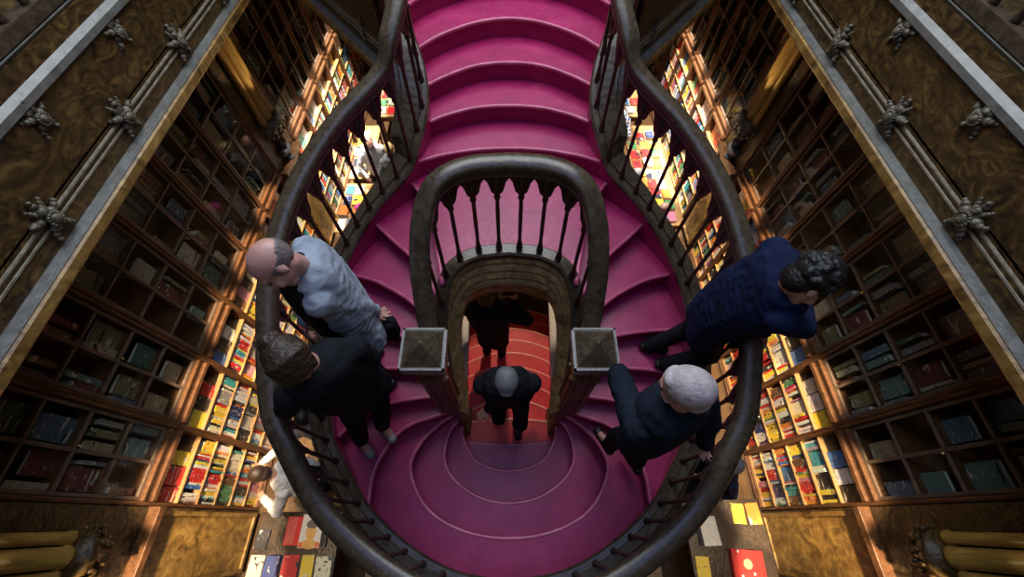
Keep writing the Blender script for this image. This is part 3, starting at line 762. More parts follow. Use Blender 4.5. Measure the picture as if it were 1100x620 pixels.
# particular books on the tables
def big_book(name, label, cx, cy, z, w, l, t, rz, cover, extra=None, group=None):
    e = empty(name, (cx, cy, z), label, 'book', group); e.rotation_euler = (0,0,rz)
    def P(n, fn, m):
        b = bmesh.new(); fn(b); return obj(n, b, m, e, loc=V((0,0,0)))
    P('cover', lambda b: (box(b,-w/2,w/2,-l/2,l/2,t-.004,t), box(b,-w/2,w/2,-l/2,l/2,0,.004), box(b,-w/2,-w/2+.004,-l/2,l/2,.004,t-.004)), cover)
    P('page_block', lambda b: box(b,-w/2+.004,w/2-.006,-l/2+.005,l/2-.005,.004,t-.004), M['paper'])
    if extra: extra(e, w, l, t, P)
    return e
red = plain('cover_red', (.68,.03,.025), .35); pink = plain('cover_pink', (.75,.22,.20), .35); whitec = plain('cover_white', (.80,.77,.70), .4)
def stripes(e, w, l, t, P):
    P('title_stripes', lambda b: [box(b,-w/2+.015+.022*i,-w/2+.027+.022*i,-l/2+.01,l/2-.01,t,t+.0008) for i in range(5)], pink)
def portrait(e, w, l, t, P):
    def face(b):
        for c, r, sc in (((0,-.01),.062,(1,1.25,.02)),((0,-.13),.075,(1.1,.7,.02))):
            blob_r(b, (c[0], c[1], t+.0006), r, 3, sc)
    P('printed_face', face, plain('print_yellow', (.80,.42,.10), .4))
    P('printed_hair', lambda b: blob_r(b, (0,.07,t+.0012), .065, 3, (1.1,.7,.02)), plain('print_grey', (.12,.11,.10), .4))
    P('printed_corner', lambda b: (box(b,-w/2+.004,-w/2+.07,-l/2+.004,-l/2+.06,t,t+.001), box(b,w/2-.07,w/2-.004,-l/2+.004,-l/2+.06,t,t+.001)), plain('print_orange', (.75,.16,.03), .4))
def disc(e, w, l, t, P):
    P('printed_roundel', lambda b: (blob_r(b, (-.01,.02,t+.0006), .05, 3, (1,1,.02)),), plain('print_cream', (.75,.62,.30), .4))
    P('printed_spots', lambda b: [blob_r(b, (x, y, t+.0006), .015, 2, (1,1,.03)) for x, y in ((-.10,.14),(.09,-.13),(.05,-.07),(-.09,-.1))], plain('print_pale', (.7,.7,.72), .4))
big_book('book_stack_top', 'red book with pink stripes lying left of the yellow portrait book, lower left table', -2.575, -.10, .80, .22, .30, .05, .0, red, stripes).name = 'book'
big_book('book', 'thick white book with a yellow portrait on the cover, lower left table', -2.33, -.10, .80, .25, .34, .16, .0, whitec, portrait)
big_book('book', 'plain white book lying alone close to the right handrail, lower right table', 2.38, -.10, .80, .20, .30, .12, .05, whitec)
big_book('book', 'large bright red book with a cream roundel, lower right table', 2.76, -.45, .80, .36, .32, .09, -.08, red, disc)
# ---------------------------------------------------------------- people
def remesh(bm, name, mats, voxel, parent, smooth_it=4, fold=0, foldscale=9):
    me = bpy.data.meshes.new('tmp'); bm.to_mesh(me); bm.free()
    o = bpy.data.objects.new('tmp', me); C.objects.link(o)
    md = o.modifiers.new('r', 'REMESH'); md.mode = 'VOXEL'; md.voxel_size = voxel; md.use_smooth_shade = True
    sm = o.modifiers.new('s', 'SMOOTH'); sm.factor = .5; sm.iterations = smooth_it
    dg_ = bpy.context.evaluated_depsgraph_get(); ev = o.evaluated_get(dg_)
    m2 = bpy.data.meshes.new_from_object(ev); bpy.data.objects.remove(o); bpy.data.meshes.remove(me)
    if fold:
        m2.update()
        nr = [v.normal.copy() for v in m2.vertices]
        for v, n in zip(m2.vertices, nr):
            p = v.co*foldscale
            d = noise.noise(V((p.x+p.z*.6, p.y-p.z*.4, p.z*.8)))+.5*noise.noise(V((p.x*2.3, p.y*2.3, p.z*2.9+7)))
            d = 1-abs(d)*2
            v.co += n*d*fold
    m2.materials.clear()
    m2.materials.append(mats)
    m2.name = name
    for f in m2.polygons: f.use_smooth = True; f.material_index = 0
    q = bpy.data.objects.new(name, m2); C.objects.link(q); q.parent = parent
    m2.transform(Matrix.Translation(-parent.location)); return q
def cap(bm, a, ra, b, rb, sub=2):
    a = V(a); b = V(b); L = (b-a).length; n = max(2, int(L/(min(ra, rb)*.45))+1)
    n = min(n, 40)
    for i in range(n+1):
        t = i/n; blob_r(bm, a.lerp(b, t), ra+(rb-ra)*t, sub)
def ik(a, b, l1, l2, hint):
    d = b-a; L = d.length
    if L > (l1+l2)*.995: b = a+d.normalized()*(l1+l2)*.995; d = b-a; L = d.length
    x = (l1*l1-l2*l2+L*L)/(2*L); h = math.sqrt(max(0, l1*l1-x*x)); u = d.normalized()
    w = hint-u*hint.dot(u); w = w.normalized() if w.length > 1e-5 else V((0,0,1))
    return a+u*x+w*h, b
def hand_geo(bm, wrist, dirv, nrm, side, S, curl=.9):
    """palm, four unequal bent fingers, a thumb off the side"""
    d = dirv.normalized(); n = (nrm-d*nrm.dot(d)).normalized(); w = d.cross(n).normalized()*side
    pc = wrist+d*.045*S
    R3 = Matrix((d, w, n)).transposed()
    blob_r(bm, pc, .045*S, 2, (1.05,.92,.36), R3)
    cap(bm, wrist, .026*S, pc, .024*S, 1)
    for i, (off, ln) in enumerate(((-.030,.066),(-.010,.076),(.011,.071),(.030,.055))):
        base = wrist+d*(.083-.004*abs(i-1))*S+w*off*S
        p = base; ang = .25+.12*curl
        for j, f in enumerate((.45,.32,.26)):
            dd = (d*math.cos(ang)-n*math.sin(ang)+w*off*1.2).normalized()
            q = p+dd*ln*S*f*1.15
            cap(bm, p, (.0095-.001*j)*S, q, (.0088-.001*j)*S, 1); p = q; ang += .62*curl
    t0 = wrist+d*.03*S-w*.030*S; t1 = t0+(d*.6-w*.75-n*.25).normalized()*.035*S; t2 = t1+(d*.95-w*.15-n*.45).normalized()*.030*S
    cap(bm, t0, .014*S, t1, .0115*S, 1); cap(bm, t1, .0115*S, t2, .009*S, 1)
def person(label, foot, face, H=1.75, hip=None, neck=None, head=None, hands=(None, None), hfwd=None, hup=None, jacket=None, trousers=None, shirt=None, hair=None, style='short', skin='skin',
           hint=None, shoes=(.015,.015,.015), fine=True, open_front=False, jlen=.0, group=None, bulk=1.0, handdir=(None, None), extra=None, stance=.10, feet=None):
    S = H/1.75; F = V(foot); f = V((math.cos(face), math.sin(face), 0)); r = V((f.y, -f.x, 0)); up = V((0,0,1))
    e = empty('person', F, label, 'person', group)
    hip = V(hip) if hip is not None else F+up*.92*S
    neck = V(neck) if neck is not None else F+up*1.46*S+f*.02
    head = V(head) if head is not None else neck+up*.165*S+f*.045*S
    hfwd = V(hfwd).normalized() if hfwd is not None else f
    hup = V(hup).normalized() if hup is not None else (up*.9+f*.1).normalized()
    hr_ = hfwd.cross(hup).normalized(); hup = hr_.cross(hfwd).normalized()
    spine = (neck-hip).normalized()
    rr_ = (r - spine*r.dot(spine)).normalized(); ff = spine.cross(rr_)*-1
    if ff.dot(f) < 0: ff = -ff
    chest = hip.lerp(neck, .66)+ff*.01
    shR = neck-spine*.075*S+rr_*.175*S*bulk; shL = neck-spine*.075*S-rr_*.175*S*bulk
    vox = .0085 if fine else .014
    RH = Matrix((hfwd, -hr_, hup)).transposed()     # local x forward, y left, z up
    def hp(x, y, z): return head+RH@V((x, y, z))*S
    sk = M[skin]
    # ---- arms
    arms = []
    for i, (sh, sg) in enumerate(((shL, -1), (shR, 1))):
        tgt = hands[i]
        tgt = V(tgt) if tgt is not None else hip+rr_*sg*.26*S+ff*.08-spine*.02
        hn = hint[i] if hint is not None and hint[i] is not None else (-ff*.7+rr_*sg*.7-up*.3)
        el, wr = ik(sh, tgt, .29*S, .27*S, V(hn)); arms.append((sh, el, wr, sg))
    legs = []
    for sg in (-1, 1):
        ft = F+r*sg*stance*S if feet is None else V(feet[0 if sg < 0 else 1]); hj = hip+rr_*sg*.095*S-up*.03
        kn, an = ik(hj, ft+up*.08*S, .44*S, .43*S, f+r*sg*.1); legs.append((hj, kn, an, ft, sg))
    # ---- body: one continuous surface
    b = bmesh.new()
    blob_r(b, hp(-.012,0,.035), .094*S, 3, (1.06,.83,.92), RH); blob_r(b, hp(.028,0,-.02), .072*S, 3, (.95,.85,1.15), RH); blob_r(b, hp(.05,0,-.085), .036*S, 2, (1,1.15,.8), RH)
    blob_r(b, hp(.098,0,-.012), .014*S, 2, (1.0,.8,1.9), RH); blob_r(b, hp(.106,0,-.03), .014*S, 2, (.9,1.2,.8), RH); blob_r(b, hp(.078,0,.028), .03*S, 2, (.7,1.7,.5), RH)
    blob_r(b, hp(.085,0,-.062), .016*S, 2, (.8,1.5,.6), RH)
    for sg in (-1, 1): blob_r(b, hp(-.005, sg*.078, -.008), .026*S, 2, (.75,.35,1.2), RH); blob_r(b, hp(.07, sg*.038, -.035), .026*S, 2, (.8,.9,.9), RH)
    cap(b, hp(-.02,0,-.05), .056*S, neck-spine*.02, .06*S)
    cap(b, neck-spine*.05, .06*S, chest, .10*S); cap(b, chest, .10*S, hip, .11*S)
    for sh, el, wr, sg in arms:
        cap(b, neck-spine*.05, .055*S, sh, .045*S); cap(b, sh, .045*S, el, .036*S); cap(b, el, .036*S, wr, .024*S)
        dv = (wr-el); hd = handdir[0 if sg < 0 else 1]
        dd = V(hd) if hd is not None else dv.normalized()+V((0,0,-.2))
        nr = up if abs(dd.normalized().z) < .8 else ff
        hand_geo(b, wr, dd, nr, -sg, S)
    for hj, kn, an, ft, sg in legs:
        cap(b, hj, .075*S, kn, .05*S); cap(b, kn, .05*S, an, .036*S); cap(b, an, .036*S, ft+up*.035+f*.12*S, .028*S)
    remesh(b, 'body', sk, vox, e, 2)
    # ---- eyes and mouth
    for sg in (-1, 1):
        b = bmesh.new(); blob_r(b, hp(.079, sg*.032, .008), .0125*S, 2, (.8,1.2,.7), RH); obj('eye', b, plain('eye_dark', (.02,.015,.012), .2), e, True)
    b = bmesh.new(); blob_r(b, hp(.093,0,-.062), .02*S, 2, (.35,1.1,.28), RH); obj('mouth', b, plain('lip', (.40,.12,.10), .4), e, True)
    # ---- trousers and shoes
    b = bmesh.new()
    cap(b, hip+up*.06-rr_*.06, .115*S, hip+up*.06+rr_*.06, .115*S); cap(b, hip-rr_*.07-up*.02, .115*S, hip+rr_*.07-up*.02, .115*S)
    for hj, kn, an, ft, sg in legs: cap(b, hj, .095*S, kn, .068*S); cap(b, kn, .068*S, an-up*.025*S, .060*S)
    remesh(b, 'trousers', trousers, vox*1.3, e, 3, .006, 8)
    for hj, kn, an, ft, sg in legs:
        b = bmesh.new()
        cap(b, ft+up*.045*S-f*.04*S, .042*S, ft+up*.040*S+f*.13*S, .040*S); blob_r(b, ft+up*.07*S, .046*S, 2)
        for v in b.verts: v.co.z = max(v.co.z, ft.z+.004)
        obj('shoe', b, plain('shoe_%d' % int(shoes[0]*1000), shoes, .4), e, True)
    # ---- shirt or jumper
    def torso(b, g, low, off=V((0,0,0))):
        for k in range(13):
            t = k/12; c = hip.lerp(neck, t*.93)+off; wdt = (.135+.045*math.sin(min(1, t*1.15)*PI/2))*S*bulk; 
            if t > .82: wdt *= 1-(t-.82)*1.6
            dep = (.118+.012*math.sin(t*PI))*S*bulk
            for q in (-1, -.5, 0, .5, 1): blob_r(b, c+rr_*wdt*.45*q, 1, 2, (dep*g*(.93 if abs(q) == 1 else 1), dep*g, dep*g))
        for sh, el, wr, sg in arms: blob_r(b, sh, .07*S*g*bulk, 2); cap(b, neck-spine*.045*S, .058*S*g, sh, .062*S*g*bulk)
        if low:
            for q in (-1,-.4,.4,1): cap(b, hip+rr_*.075*S*q+off, .118*S*g, hip+rr_*.082*S*q-up*low*S+off, .112*S*g)
    if shirt is not None:
        b = bmesh.new(); torso(b, .93 if not open_front else .95, .05, ff*.045*S if open_front else V((0,0,0)))
        cap(b, neck-spine*.02, .066*S, neck+spine*.03, .062*S)
        remesh(b, 'shirt', shirt, vox*1.3, e, 3, .004, 9)
    # ---- jacket with sleeves and collar
    b = bmesh.new(); torso(b, 1.06, jlen, -ff*.02*S if open_front else V((0,0,0)))
    for sh, el, wr, sg in arms:
        cap(b, sh, .070*S*bulk, el, .056*S*bulk); cap(b, el, .056*S*bulk, el.lerp(wr, .93), .042*S*bulk)
    ringc = neck+spine*.02
    for k in range(14):
        th = 2*PI*k/14
        if open_front and math.cos(th) > .55: continue
        blob_r(b, ringc+(ff*math.cos(th)*.066+rr_*math.sin(th)*.070)*S+ (spine*-.02*math.cos(th)), .022*S, 1)
    remesh(b, 'jacket', jacket, vox*1.2, e, 3, .0075, 10)
    if open_front:     # dark inside of the collar
        b = bmesh.new()
        for k in range(20):
            th = 2*PI*k/20
            if math.cos(th) > .5: continue
            blob_r(b, ringc+spine*.022+(ff*math.cos(th)*.062+rr_*math.sin(th)*.066)*S, .013*S, 1)
        remesh(b, 'collar', plain('collar_navy', (.02,.025,.04), .7), vox, e, 2)
    # ---- hair
    b = bmesh.new()
    if style in ('short', 'long', 'pony', 'curly'):
        blob_r(b, hp(-.028,0,.048), .100*S, 3, (1.06,.88,.94), RH); blob_r(b, hp(-.055,0,-.01), .075*S, 3, (.85,1.05,1.1), RH)
        blob_r(b, hp(.035,0,.095), .05*S, 2, (.9,1.1,.45), RH)
    if style == 'curly':
        rr = random.Random(5)
        for q in range(110):
            th = rr.uniform(.55, 2*PI-.55); ph = rr.uniform(-.3, 1.45)
            blob_r(b, hp(-.03+.098*math.cos(th)*math.cos(ph), .092*math.sin(th)*math.cos(ph), .045+.098*math.sin(ph)), .019*S, 1)
    if style == 'long':
        for sg in (-1, -.4, .4, 1):
            cap(b, hp(-.04, sg*.06, 0), .04*S, hp(-.055, sg*.075, -.20), .035*S)
    if style == 'pony':
        blob_r(b, hp(-.118,0,.06), .046*S, 2, (1,1.1,1), RH); blob_r(b, hp(-.125,.01,.03), .034*S, 2, (1,1,1), RH)
        rr = random.Random(9)
        for q in range(26):
            a = -1.1+2.2*q/25; pts = [hp(.06-.0*abs(a), .07*math.sin(a), .105*math.cos(a*.6)-.0), hp(-.03, .088*math.sin(a), .047+.098*math.cos(a)), hp(-.115, .02*math.sin(a), .06)]
            for p0, p1 in zip(pts, pts[1:]): cap(b, head+(p0-head)*1.06, .011*S, head+(p1-head)*1.06, .011*S, 1)
    if style == 'fringe':
        for q in range(31):
            th = 1.15+(2*PI-2.3)*q/30; w_ = abs(q-15)/15
            for zz in (-.05,-.035,-.02,-.005,.01,.025,.04,.055):
                if zz > .055-.03*w_ or zz < -.05+.035*w_: continue
                kk = math.sqrt(max(.1, 1-((zz-.035)/.098)**2))
                blob_r(b, hp(-.012+.0905*math.cos(th)*kk, .070*math.sin(th)*kk, zz), .0125*S, 1)
    if style == 'thin':
        for q in range(31):
            th = .75+(2*PI-1.5)*q/30
            for zz, rd, kk in ((-.045,.022,.93),(-.02,.024,1),(.01,.024,1.0),(.04,.023,.98),(.07,.019,.88),(.095,.016,.70)):
                blob_r(b, hp(-.012+.092*math.cos(th)*kk, .073*math.sin(th)*kk, zz), rd*S, 1)
        for q in range(9): blob_r(b, hp(.03+.0*q, -.05+.0125*q, .098), .017*S, 1)
    if len(b.verts): remesh(b, 'hair', hair, .006 if fine else .01, e, 2 if style != 'pony' else 0, .003 if style in ('pony','curly') else .0013, 40)
    else: b.free()
    if extra: extra(e, hp, S, RH, dict(ff=ff, rr=rr_, hip=hip, neck=neck, chest=chest, arms=arms, spine=spine))
    return e
black = cloth('cloth_black', (.012,.013,.018)); navy = cloth('cloth_navy', (.006,.013,.05)); greyj = cloth('cloth_grey', (.36,.42,.50)); dknavy = cloth('cloth_dark_navy', (.010,.016,.028))
trouser_b = cloth('trousers_black', (.010,.010,.013)); whitecl = cloth('cloth_white', (.72,.73,.75)); cream = cloth('cloth_cream', (.60,.52,.40))
# bald man in the grey jacket, bending over the left handrail
person('bald man in a light grey jacket over black bending over the left handrail', (-1.20,1.15,LZ(5)+.0), math.radians(205), 1.76,
       hip=V((-.98,1.10,CAMZ-2.36)), neck=W(328,287,1.68), head=W(297,284,1.50), hfwd=(-.40,-.72,-.55), hup=(-.5,.0,.85), hands=(W(404,334,2.28), W(327,356,2.32)),
       jacket=greyj, trousers=trouser_b, shirt=cloth('shirt_black', (.012,.012,.014)), hair=hairm('hair_grizzled', (.21,.17,.165)), style='fringe', skin='skin_pink', open_front=True, jlen=.10,
       hint=(V((.9,.5,.1)), V((-.6,.2,-.4))), feet=[V((-1.05,1.02,LZ(5))), V((-1.15,1.25,LZ(6)))])
person('woman in black with tied-back brown hair at the left handrail beside the bald man', (-1.22,.62,LZ(4)), math.radians(-48), 1.76,
       hip=W(385,418,2.62), neck=W(342,396,1.86), head=W(313,387,1.66), hfwd=(.52,-.50,-.62), hup=(-.1,.1,1), hands=(W(350,413,2.22), W(306,440,2.45)),
       jacket=black, trousers=trouser_b, hair=hairm('hair_brown', (.045,.024,.013)), style='pony', jlen=.12, shoes=(.30,.29,.28), hint=(V((.6,.5,-.6)), V((-.3,-.6,-.5))),
       feet=[V((-1.08,.70,LZ(4))), V((-1.24,.58,LZ(4)))])
person('white-haired man in a dark coat spreading his hands between newel cap and right handrail', (.98,.50,LZ(4)), math.radians(118), 1.76,
       hip=W(702,462,2.55), neck=W(722,436,1.93), head=W(735,418,1.73), hfwd=(-.72,.45,-.35), hup=(-.25,.1,.95), hands=(W(668,402,2.32), W(758,486,2.56)),
       jacket=dknavy, trousers=trouser_b, shirt=cloth('shirt_white', (.7,.7,.7)), hair=hairm('hair_white', (.62,.55,.54)), style='short', skin='skin_pink', jlen=.14, bulk=1.06,
       hint=(V((-.2,-.3,.6)), V((.9,-.4,.35))), feet=[V((.82,.55,LZ(4))), V((1.03,.40,LZ(4)))],
       extra=lambda e, hp, S, RH, d: remesh((lambda b: (blob_r(b, hp(.062,0,-.082), .045*S, 2, (.9,1.3,.9), RH), b)[1])(bmesh.new()), 'beard', M['hair_white'], .006, e, 2, .003, 40))
person('dark-haired person in a navy coat leaning out over the right handrail', (1.28,1.30,LZ(6)), math.radians(-8), 1.76,
       hip=W(768,338,2.38), neck=W(846,300,1.74), head=W(868,304,1.62), hfwd=(.72,-.35,-.60), hup=(.60,.15,.78), hands=(W(820,372,2.35), W(862,322,2.10)),
       jacket=navy, trousers=trouser_b, hair=hairm('hair_black', (.009,.008,.008)), style='curly', jlen=.16, bulk=1.08, hint=(V((.1,.8,-.3)), V((.2,-.9,-.2))),
       feet=[V((1.20,1.30,LZ(6))), V((1.30,1.14,LZ(6)))], shoes=(.03,.02,.015))
bag = empty('shoulder_bag', W(411,352,2.50)-V((0,0,.12)), 'small black bag hanging at the hip of the bald man', 'bag')
c0 = W(411,352,2.50)
b = bmesh.new(); box(b, c0.x-.10,c0.x+.10,c0.y-.05,c0.y+.05,c0.z-.12,c0.z+.10,.03); obj('bag_body', b, black, bag, True)
b = bmesh.new()
pts_ = [c0+V((-.09,0,.09)), W(398,336,2.28)+V((0,0,-.02)), c0+V((.09,0,.09))]
for p0, p1 in zip(pts_, pts_[1:]): cap(b, p0, .010, p1, .010, 1)
obj('strap', b, black, bag, True)
lowz = lambda k: LZ(0)-R*k
person('grey-haired man in a black jacket on the red lower flight under the arch', (0,.99,lowz(1)), math.radians(-88), 1.74,
       neck=V((-.02,.93,lowz(1)+1.42)), head=W(544,411,2.93), hfwd=(.0,-.75,-.55), hup=(0,-.4,.9), hands=(W(524,440,3.45), W(566,418,3.55)),
       jacket=black, trousers=trouser_b, hair=hairm('hair_grey', (.22,.23,.24)), style='short', jlen=.08, feet=[V((.09,.90,lowz(1)+0)), V((-.09,1.06,lowz(1)))], bulk=1.1)
def camera_in_hands(e, hp, S, RH, d):
    pass
person('person in a long black coat photographing from the lower flight, back turned', (-.20,1.97,lowz(5)), math.radians(80), 1.74,
       head=W(523,318,3.52), neck=W(521,332,3.68), hands=(W(537,322,3.72), W(553,323,3.72)), jacket=black, trousers=trouser_b, hair=hairm('hair_brown2', (.13,.07,.035)), style='short', jlen=.45, bulk=1.12,
       hfwd=(.25,.9,-.1), hint=(V((-.8,0,-.6)), V((.9,0,-.5))), handdir=(V((.1,.4,.9)), V((-.1,.4,.9))))
cm = empty('camera_held', W(546,314,3.50)-V((0,0,.03)), 'small black camera held up by the person under the arch', 'camera')
cm.name = 'camera'
b = bmesh.new(); c0 = W(546,314,3.50); box(b, c0.x-.065,c0.x+.065,c0.y-.02,c0.y+.02,c0.z-.04,c0.z+.04,.006); obj('camera_body', b, plain('camera_black', (.02,.02,.022), .4), cm)
b = bmesh.new(); mm = Matrix.Rotation(-PI/2, 4, 'X'); lathe(b, [(.03,0),(.03,.05),(.026,.055)], (0,0,0), 16); bmesh.ops.transform(b, matrix=Matrix.Translation(c0+V((0,.018,0)))@mm, verts=b.verts); obj('lens', b, M['camera_black'], cm, True)
# people on the shop floor
person('man in a white shirt and black waistcoat bending to the lit shelves at lower left', (-2.62,.52,0), math.radians(185), 1.74, neck=V((-2.62,.47,1.42)), head=W(281,510,4.93), hfwd=(-.6,-.1,-.8), hup=(-.8,0,.6),
       hands=(W(283,535,5.35), W(281,498,5.3)), hip=V((-2.42,.46,.92)), jacket=whitecl, trousers=trouser_b, hair=hairm('hair_darkbrown', (.045,.026,.018)), style='short', fine=True, bulk=1.05,
       extra=lambda e, hp, S, RH, d: remesh((lambda b: ([cap(b, d['hip']+d['rr']*q*.06-d['ff']*.02, .124, d['hip'].lerp(d['neck'], .62)+d['rr']*q*.06-d['ff']*.03, .122) for q in (-1,0,1)], b)[1])(bmesh.new()), 'waistcoat', black, .012, e, 3))
def floor_person(label, u, v, h, face, jk, hr, style, H=1.68, sk='skin', extra=None, **k):
    hd = W(u, v, h); F = V((hd.x-.05*math.cos(face), hd.y-.05*math.sin(face), 0)); H = (CAMZ-h+.11)
    return person(label, F, face, H, jacket=jk, trousers=k.pop('tr', trouser_b), hair=hr, style=style, skin=sk, fine=False, head=hd, extra=extra, **k)
def hat(col, nm):
    def f(e, hp, S, RH, d):
        b = bmesh.new(); blob_r(b, hp(-.01,0,.075), .10*S, 3, (1.08,.95,.62), RH); blob_r(b, hp(.05,0,.055), .09*S, 3, (1.0,.95,.16), RH)
        remesh(b, 'hat', plain(nm, col, .8), .008, e, 2)
    return f
floor_person('woman with long light brown hair and a cream coat in the far left aisle', 434, 120, 4.85, math.radians(-70), cream, hairm('hair_light', (.30,.16,.07)), 'long', hfwd=(.2,-.8,.1), extra=hat((.25,.26,.28), 'hat_slate'))
floor_person('pink-faced person in a white top looking up in the far left aisle', 396, 152, 4.9, math.radians(-60), whitecl, hairm('hair_fair', (.45,.32,.18)), 'fringe', sk='skin_pink', hfwd=(.4,-.6,.7), hup=(-.4,.6,.6))
floor_person('person in a dark grey quilted coat with blond hair, left aisle beside the cream coat', 418, 160, 4.95, math.radians(100), cloth('cloth_quilt', (.14,.15,.16)), hairm('hair_blond', (.50,.36,.16)), 'short')
floor_person('person in a bright pink hat near the left aisle table', 389, 226, 5.0, math.radians(150), cloth('cloth_grey_dark', (.18,.18,.19)), hairm('hair_black', (.02,.016,.014)), 'short', extra=hat((.75,.08,.32), 'hat_pink'))
M['plaid'] = None
m, nt, b_ = mat('plaid_cloth', (.03,.09,.35), .8); tc = N(nt, 'ShaderNodeTexCoord')
ws = []
for dname in ('X', 'Z'):
    w_ = N(nt, 'ShaderNodeTexWave', i_Scale=5.0, bands_direction=dname); nt.links.new(tc.outputs['Object'], w_.inputs['Vector']); ws.append(ramp(nt, w_.outputs['Color'], [(.55, (0,0,0)), (.65, (1,1,1))]))
mx = N(nt, 'ShaderNodeMix', data_type='RGBA', blend_type='ADD'); mx.inputs[0].default_value = 1.0; nt.links.new(ws[0], mx.inputs[6]); nt.links.new(ws[1], mx.inputs[7])
nt.links.new(ramp(nt, mx.outputs[2], [(.1, (.02,.06,.28)), (.6, (.25,.38,.70)), (1, (.75,.8,.9))]), b_.inputs['Base Color']); M['plaid'] = m
floor_person('man in a blue plaid shirt in the far right aisle', 668, 112, 4.85, math.radians(60), M['plaid'], hairm('hair_grizzled2', (.35,.36,.38)), 'short')
floor_person('white-haired person in an olive coat at the right aisle table', 685, 188, 4.9, math.radians(10), cloth('cloth_olive', (.12,.11,.07)), hairm('hair_white', (.62,.60,.60)), 'short')
floor_person('balding pink-headed person in a pale blue shirt beside the right aisle table', 713, 224, 4.95, math.radians(40), cloth('cloth_paleblue', (.40,.52,.62)), hairm('hair_fair', (.45,.32,.18)), 'fringe', sk='skin_pink')
floor_person('person in a flat grey cap and navy jacket at the lower right table', 785, 501, 4.85, math.radians(200), navy, hairm('hair_grey', (.22,.23,.24)), 'short', extra=hat((.16,.15,.145), 'cap_grey'), shirt=whitecl)
floor_person('person with a pink bald head in black below the right handrail', 752, 456, 4.95, math.radians(230), black, hairm('hair_grey', (.22,.23,.24)), 'fringe', sk='skin_pink')
floor_person('person in a white top standing behind the left handrail at shop level', 326, 447, 4.9, math.radians(100), whitecl, hairm('hair_black', (.02,.016,.014)), 'short')

# ---------------------------------------------------------------- camera
cam = bpy.data.cameras.new('camera'); cam.sensor_width = 36; cam.lens = FPX*36/1100; cam.shift_x = 3/1100; cam.clip_start = .05; cam.clip_end = 60
co = bpy.data.objects.new('view_camera', cam); C.objects.link(co); co.location = (0,0,CAMZ); co.rotation_euler = (TILT,0,0)
bpy.context.scene.camera = co
# ---------------------------------------------------------------- books: individuals for the 300 that show largest
bpy.context.view_layer.update()
def book_matrix(k):
    loc = V(k['loc']); rot = k['rot']
    if k['fo']: loc = loc-V((math.cos(rot), math.sin(rot), 0))*k['scale'][0]*.5
    return loc, rot
dg2 = bpy.context.evaluated_depsgraph_get(); sc_ = bpy.context.scene
def visible(p):
    o = V((0,0,CAMZ)); d = (p-o); L = d.length; d.normalize(); start = o.copy(); left = L-.04
    for _ in range(6):
        hit, loc, nr, idx, ob, mt = sc_.ray_cast(dg2, start, d, distance=max(.001, left))
        if not hit: return True
        if ob.name.startswith('glass_pane'):
            left -= (loc-start).length+.002; start = loc+d*.002; continue
        return False
    return False
for k in books:
    loc, rot = book_matrix(k); s = k['scale']; R2 = Matrix.Rotation(rot, 4, 'Z')
    if k['me'] is lying_me: loc0 = loc; probes = [V((0,0,1)), V((-.3,.3,1)), V((.3,-.3,1))]
    elif k['fo']: probes = [V((.5,-.6,.5)), V((.2,-.6,.8)), V((.8,-.6,.3))]
    else: probes = [V((1.05,0,.5)), V((1.05,0,.85)), V((1.05,0,.2))]
    if k['me'] is book_me and k['fo']:
        # cover side that faces the room
        nrm = R2 @ V((0,-1,0)); sgn = 1 if nrm.x*k['D'] > 0 else -1
        probes = [V((p.x, p.y*sgn, p.z)) for p in probes]
    cnt = 0; pj = None
    for p in probes:
        wp = loc + (R2 @ V((p.x*s[0], p.y*s[1], p.z*s[2]))).xyz
        q = proj(wp)
        if q and 0 <= q[0] <= 1100 and 0 <= q[1] <= 620 and visible(wp): cnt += 1; pj = q
    if cnt == 0: k['score'] = 0; continue
    if k['me'] is lying_me: area = s[0]*s[1]*.8
    elif k['fo']: area = s[0]*s[2]*.55
    else: area = s[1]*s[2]*.55
    dim = .45 if 'glazed' in k['label'] else 1.0
    k['score'] = area*(cnt/3)/(pj[2]**2)*dim
books.sort(key=lambda k: -k['score'])
vis = [k for k in books if k['score'] > 0]
print('books', len(books), 'visible', len(vis))
ind = vis[:296]; rest = vis[296:] + [k for k in books if k['score'] == 0 and abs(k['loc'][1]-3) < 5.5]
seen = {}
for k in ind:
    loc, rot = book_matrix(k)
    o = bpy.data.objects.new('book', k['me']); C.objects.link(o); o.location = loc; o.rotation_euler = (0,0,rot); o.scale = k['scale']; o.color = (*k['col'], 1)
    tag(o, k['label'], 'book', k['group'])
def pack(items, name, label):
    verts = []; faces = []; cols = []; mi = []
    src = {}
    for me in (book_me, lying_me): src[me.name] = ([v.co.copy() for v in me.vertices], [(tuple(p.vertices), p.material_index) for p in me.polygons])
    for k in items:
        loc, rot = book_matrix(k); mw = Matrix.Translation(loc) @ Matrix.Rotation(rot, 4, 'Z') @ Matrix.Diagonal((*k['scale'], 1))
        vs, fs = src[k['me'].name]; b0 = len(verts)
        verts += [mw @ v for v in vs]
        for f, m_ in fs: faces.append(tuple(b0+i for i in f)); mi.append(m_); cols += [(*k['col'], 1)]*len(f)
    me = bpy.data.meshes.new(name); me.from_pydata(verts, [], faces); me.materials.append(M['cover_many']); me.materials.append(M['paper'])
    me.polygons.foreach_set('material_index', mi)
    ca = me.color_attributes.new('col', 'FLOAT_COLOR', 'CORNER')
    ca.data.foreach_set('color', [x for c in cols for x in c])
    me.update()
    o = bpy.data.objects.new(name, me); C.objects.link(o); tag(o, label, 'books'); o['kind'] = 'stuff'
if rest: pack(rest, 'packed_books', 'remaining small books filling the shelves and tables of both walls')
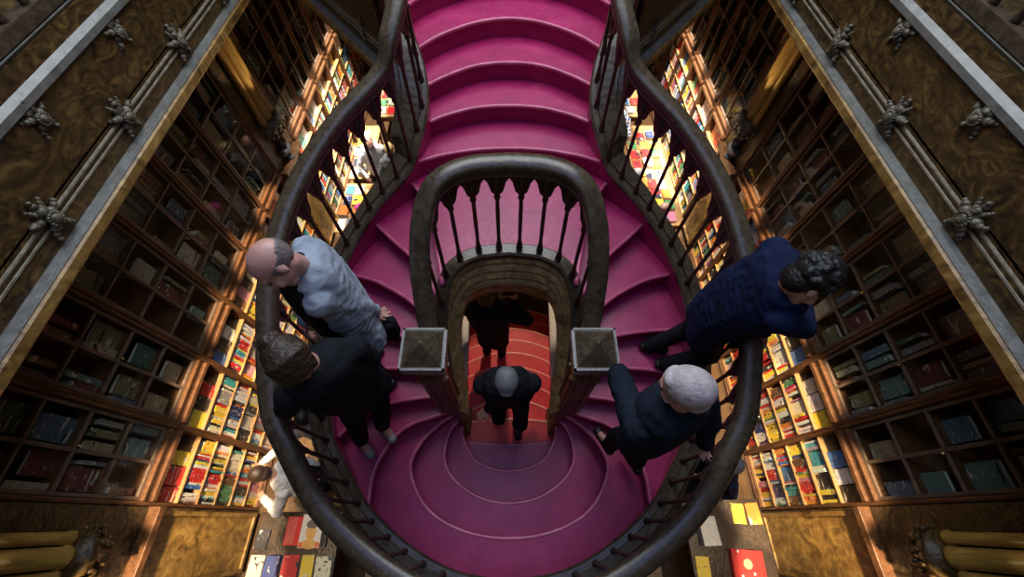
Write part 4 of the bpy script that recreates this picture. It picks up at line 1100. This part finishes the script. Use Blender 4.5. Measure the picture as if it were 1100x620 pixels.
# ---------------------------------------------------------------- light
w = bpy.data.worlds.new('w'); bpy.context.scene.world = w; w.use_nodes = True
w.node_tree.nodes['Background'].inputs[0].default_value = (.35,.45,.7,1); w.node_tree.nodes['Background'].inputs[1].default_value = .03
def area(loc, rot, sx, sy, power, col, nm='light', spread=None):
    l = bpy.data.lights.new(nm, 'AREA'); l.shape = 'RECTANGLE'; l.size = sx; l.size_y = sy; l.energy = power; l.color = col
    if spread: l.spread = spread
    o = bpy.data.objects.new(nm, l); C.objects.link(o); o.location = loc; o.rotation_euler = rot; return o
def spot(loc, tgt, power, col, ang, blend=.4, rad=.04, nm='spot'):
    l = bpy.data.lights.new(nm, 'SPOT'); l.energy = power; l.color = col; l.spot_size = ang; l.spot_blend = blend; l.shadow_soft_size = rad
    o = bpy.data.objects.new(nm, l); C.objects.link(o); o.location = loc; o.rotation_euler = (V(tgt)-V(loc)).to_track_quat('-Z', 'Y').to_euler(); return o
SKY = (.88,.94,1.0); WARM = (1.0,.76,.47); WW = (1.0,.92,.82)
area((0,5.6,9.8), (0,0,0), 4.8, 5.4, 530, SKY, 'skylight')
area((0,.7,9.8), (0,0,0), 4.8, 3.2, 90, (.42,.55,1.0), 'skylight_blue')
area((0,-2.9,8.0), (math.radians(62),0,0), 4.5, 2.6, 18, (1.0,.93,.84), 'front_window_daylight')
for s in (-1, 1):
    for i, y in enumerate([-.6,.35,1.3,2.2,3.1,4.0,5.85,6.6,7.4,8.2]):
        near = y < 4.3
        spot((s*2.78, y, 4.38), (s*3.42, y, .35), 1150 if near else 2100, WARM if near else WW, math.radians(25), .35)
    # aisle lamps beneath the gallery towards the back of the shop
    for y in (5.2, 6.8): spot((s*2.6, y+.6, 4.36), (s*2.4, y, .8), 700, WW, math.radians(60), .6)
    spot((s*2.72, -.3, 4.38), (s*2.7,-.4,.8), 170, WARM, math.radians(40), .5)
    for yc in (-.245, 5.005):
        spot((s*3.16, yc, 2.98), (s*3.46, yc, 4.3), 1.2 if yc < 0 else 12, WARM, math.radians(80), .6, .02)
spot((.0,5.3,4.36), (.05,1.9,1.6), 480, (1.0,.80,.62), math.radians(27), .5, .06)
vs_ = bpy.context.scene.view_settings; vs_.view_transform = 'Standard'; vs_.look = 'None'; vs_.exposure = 0; vs_.gamma = 1; vs_.use_curve_mapping = False
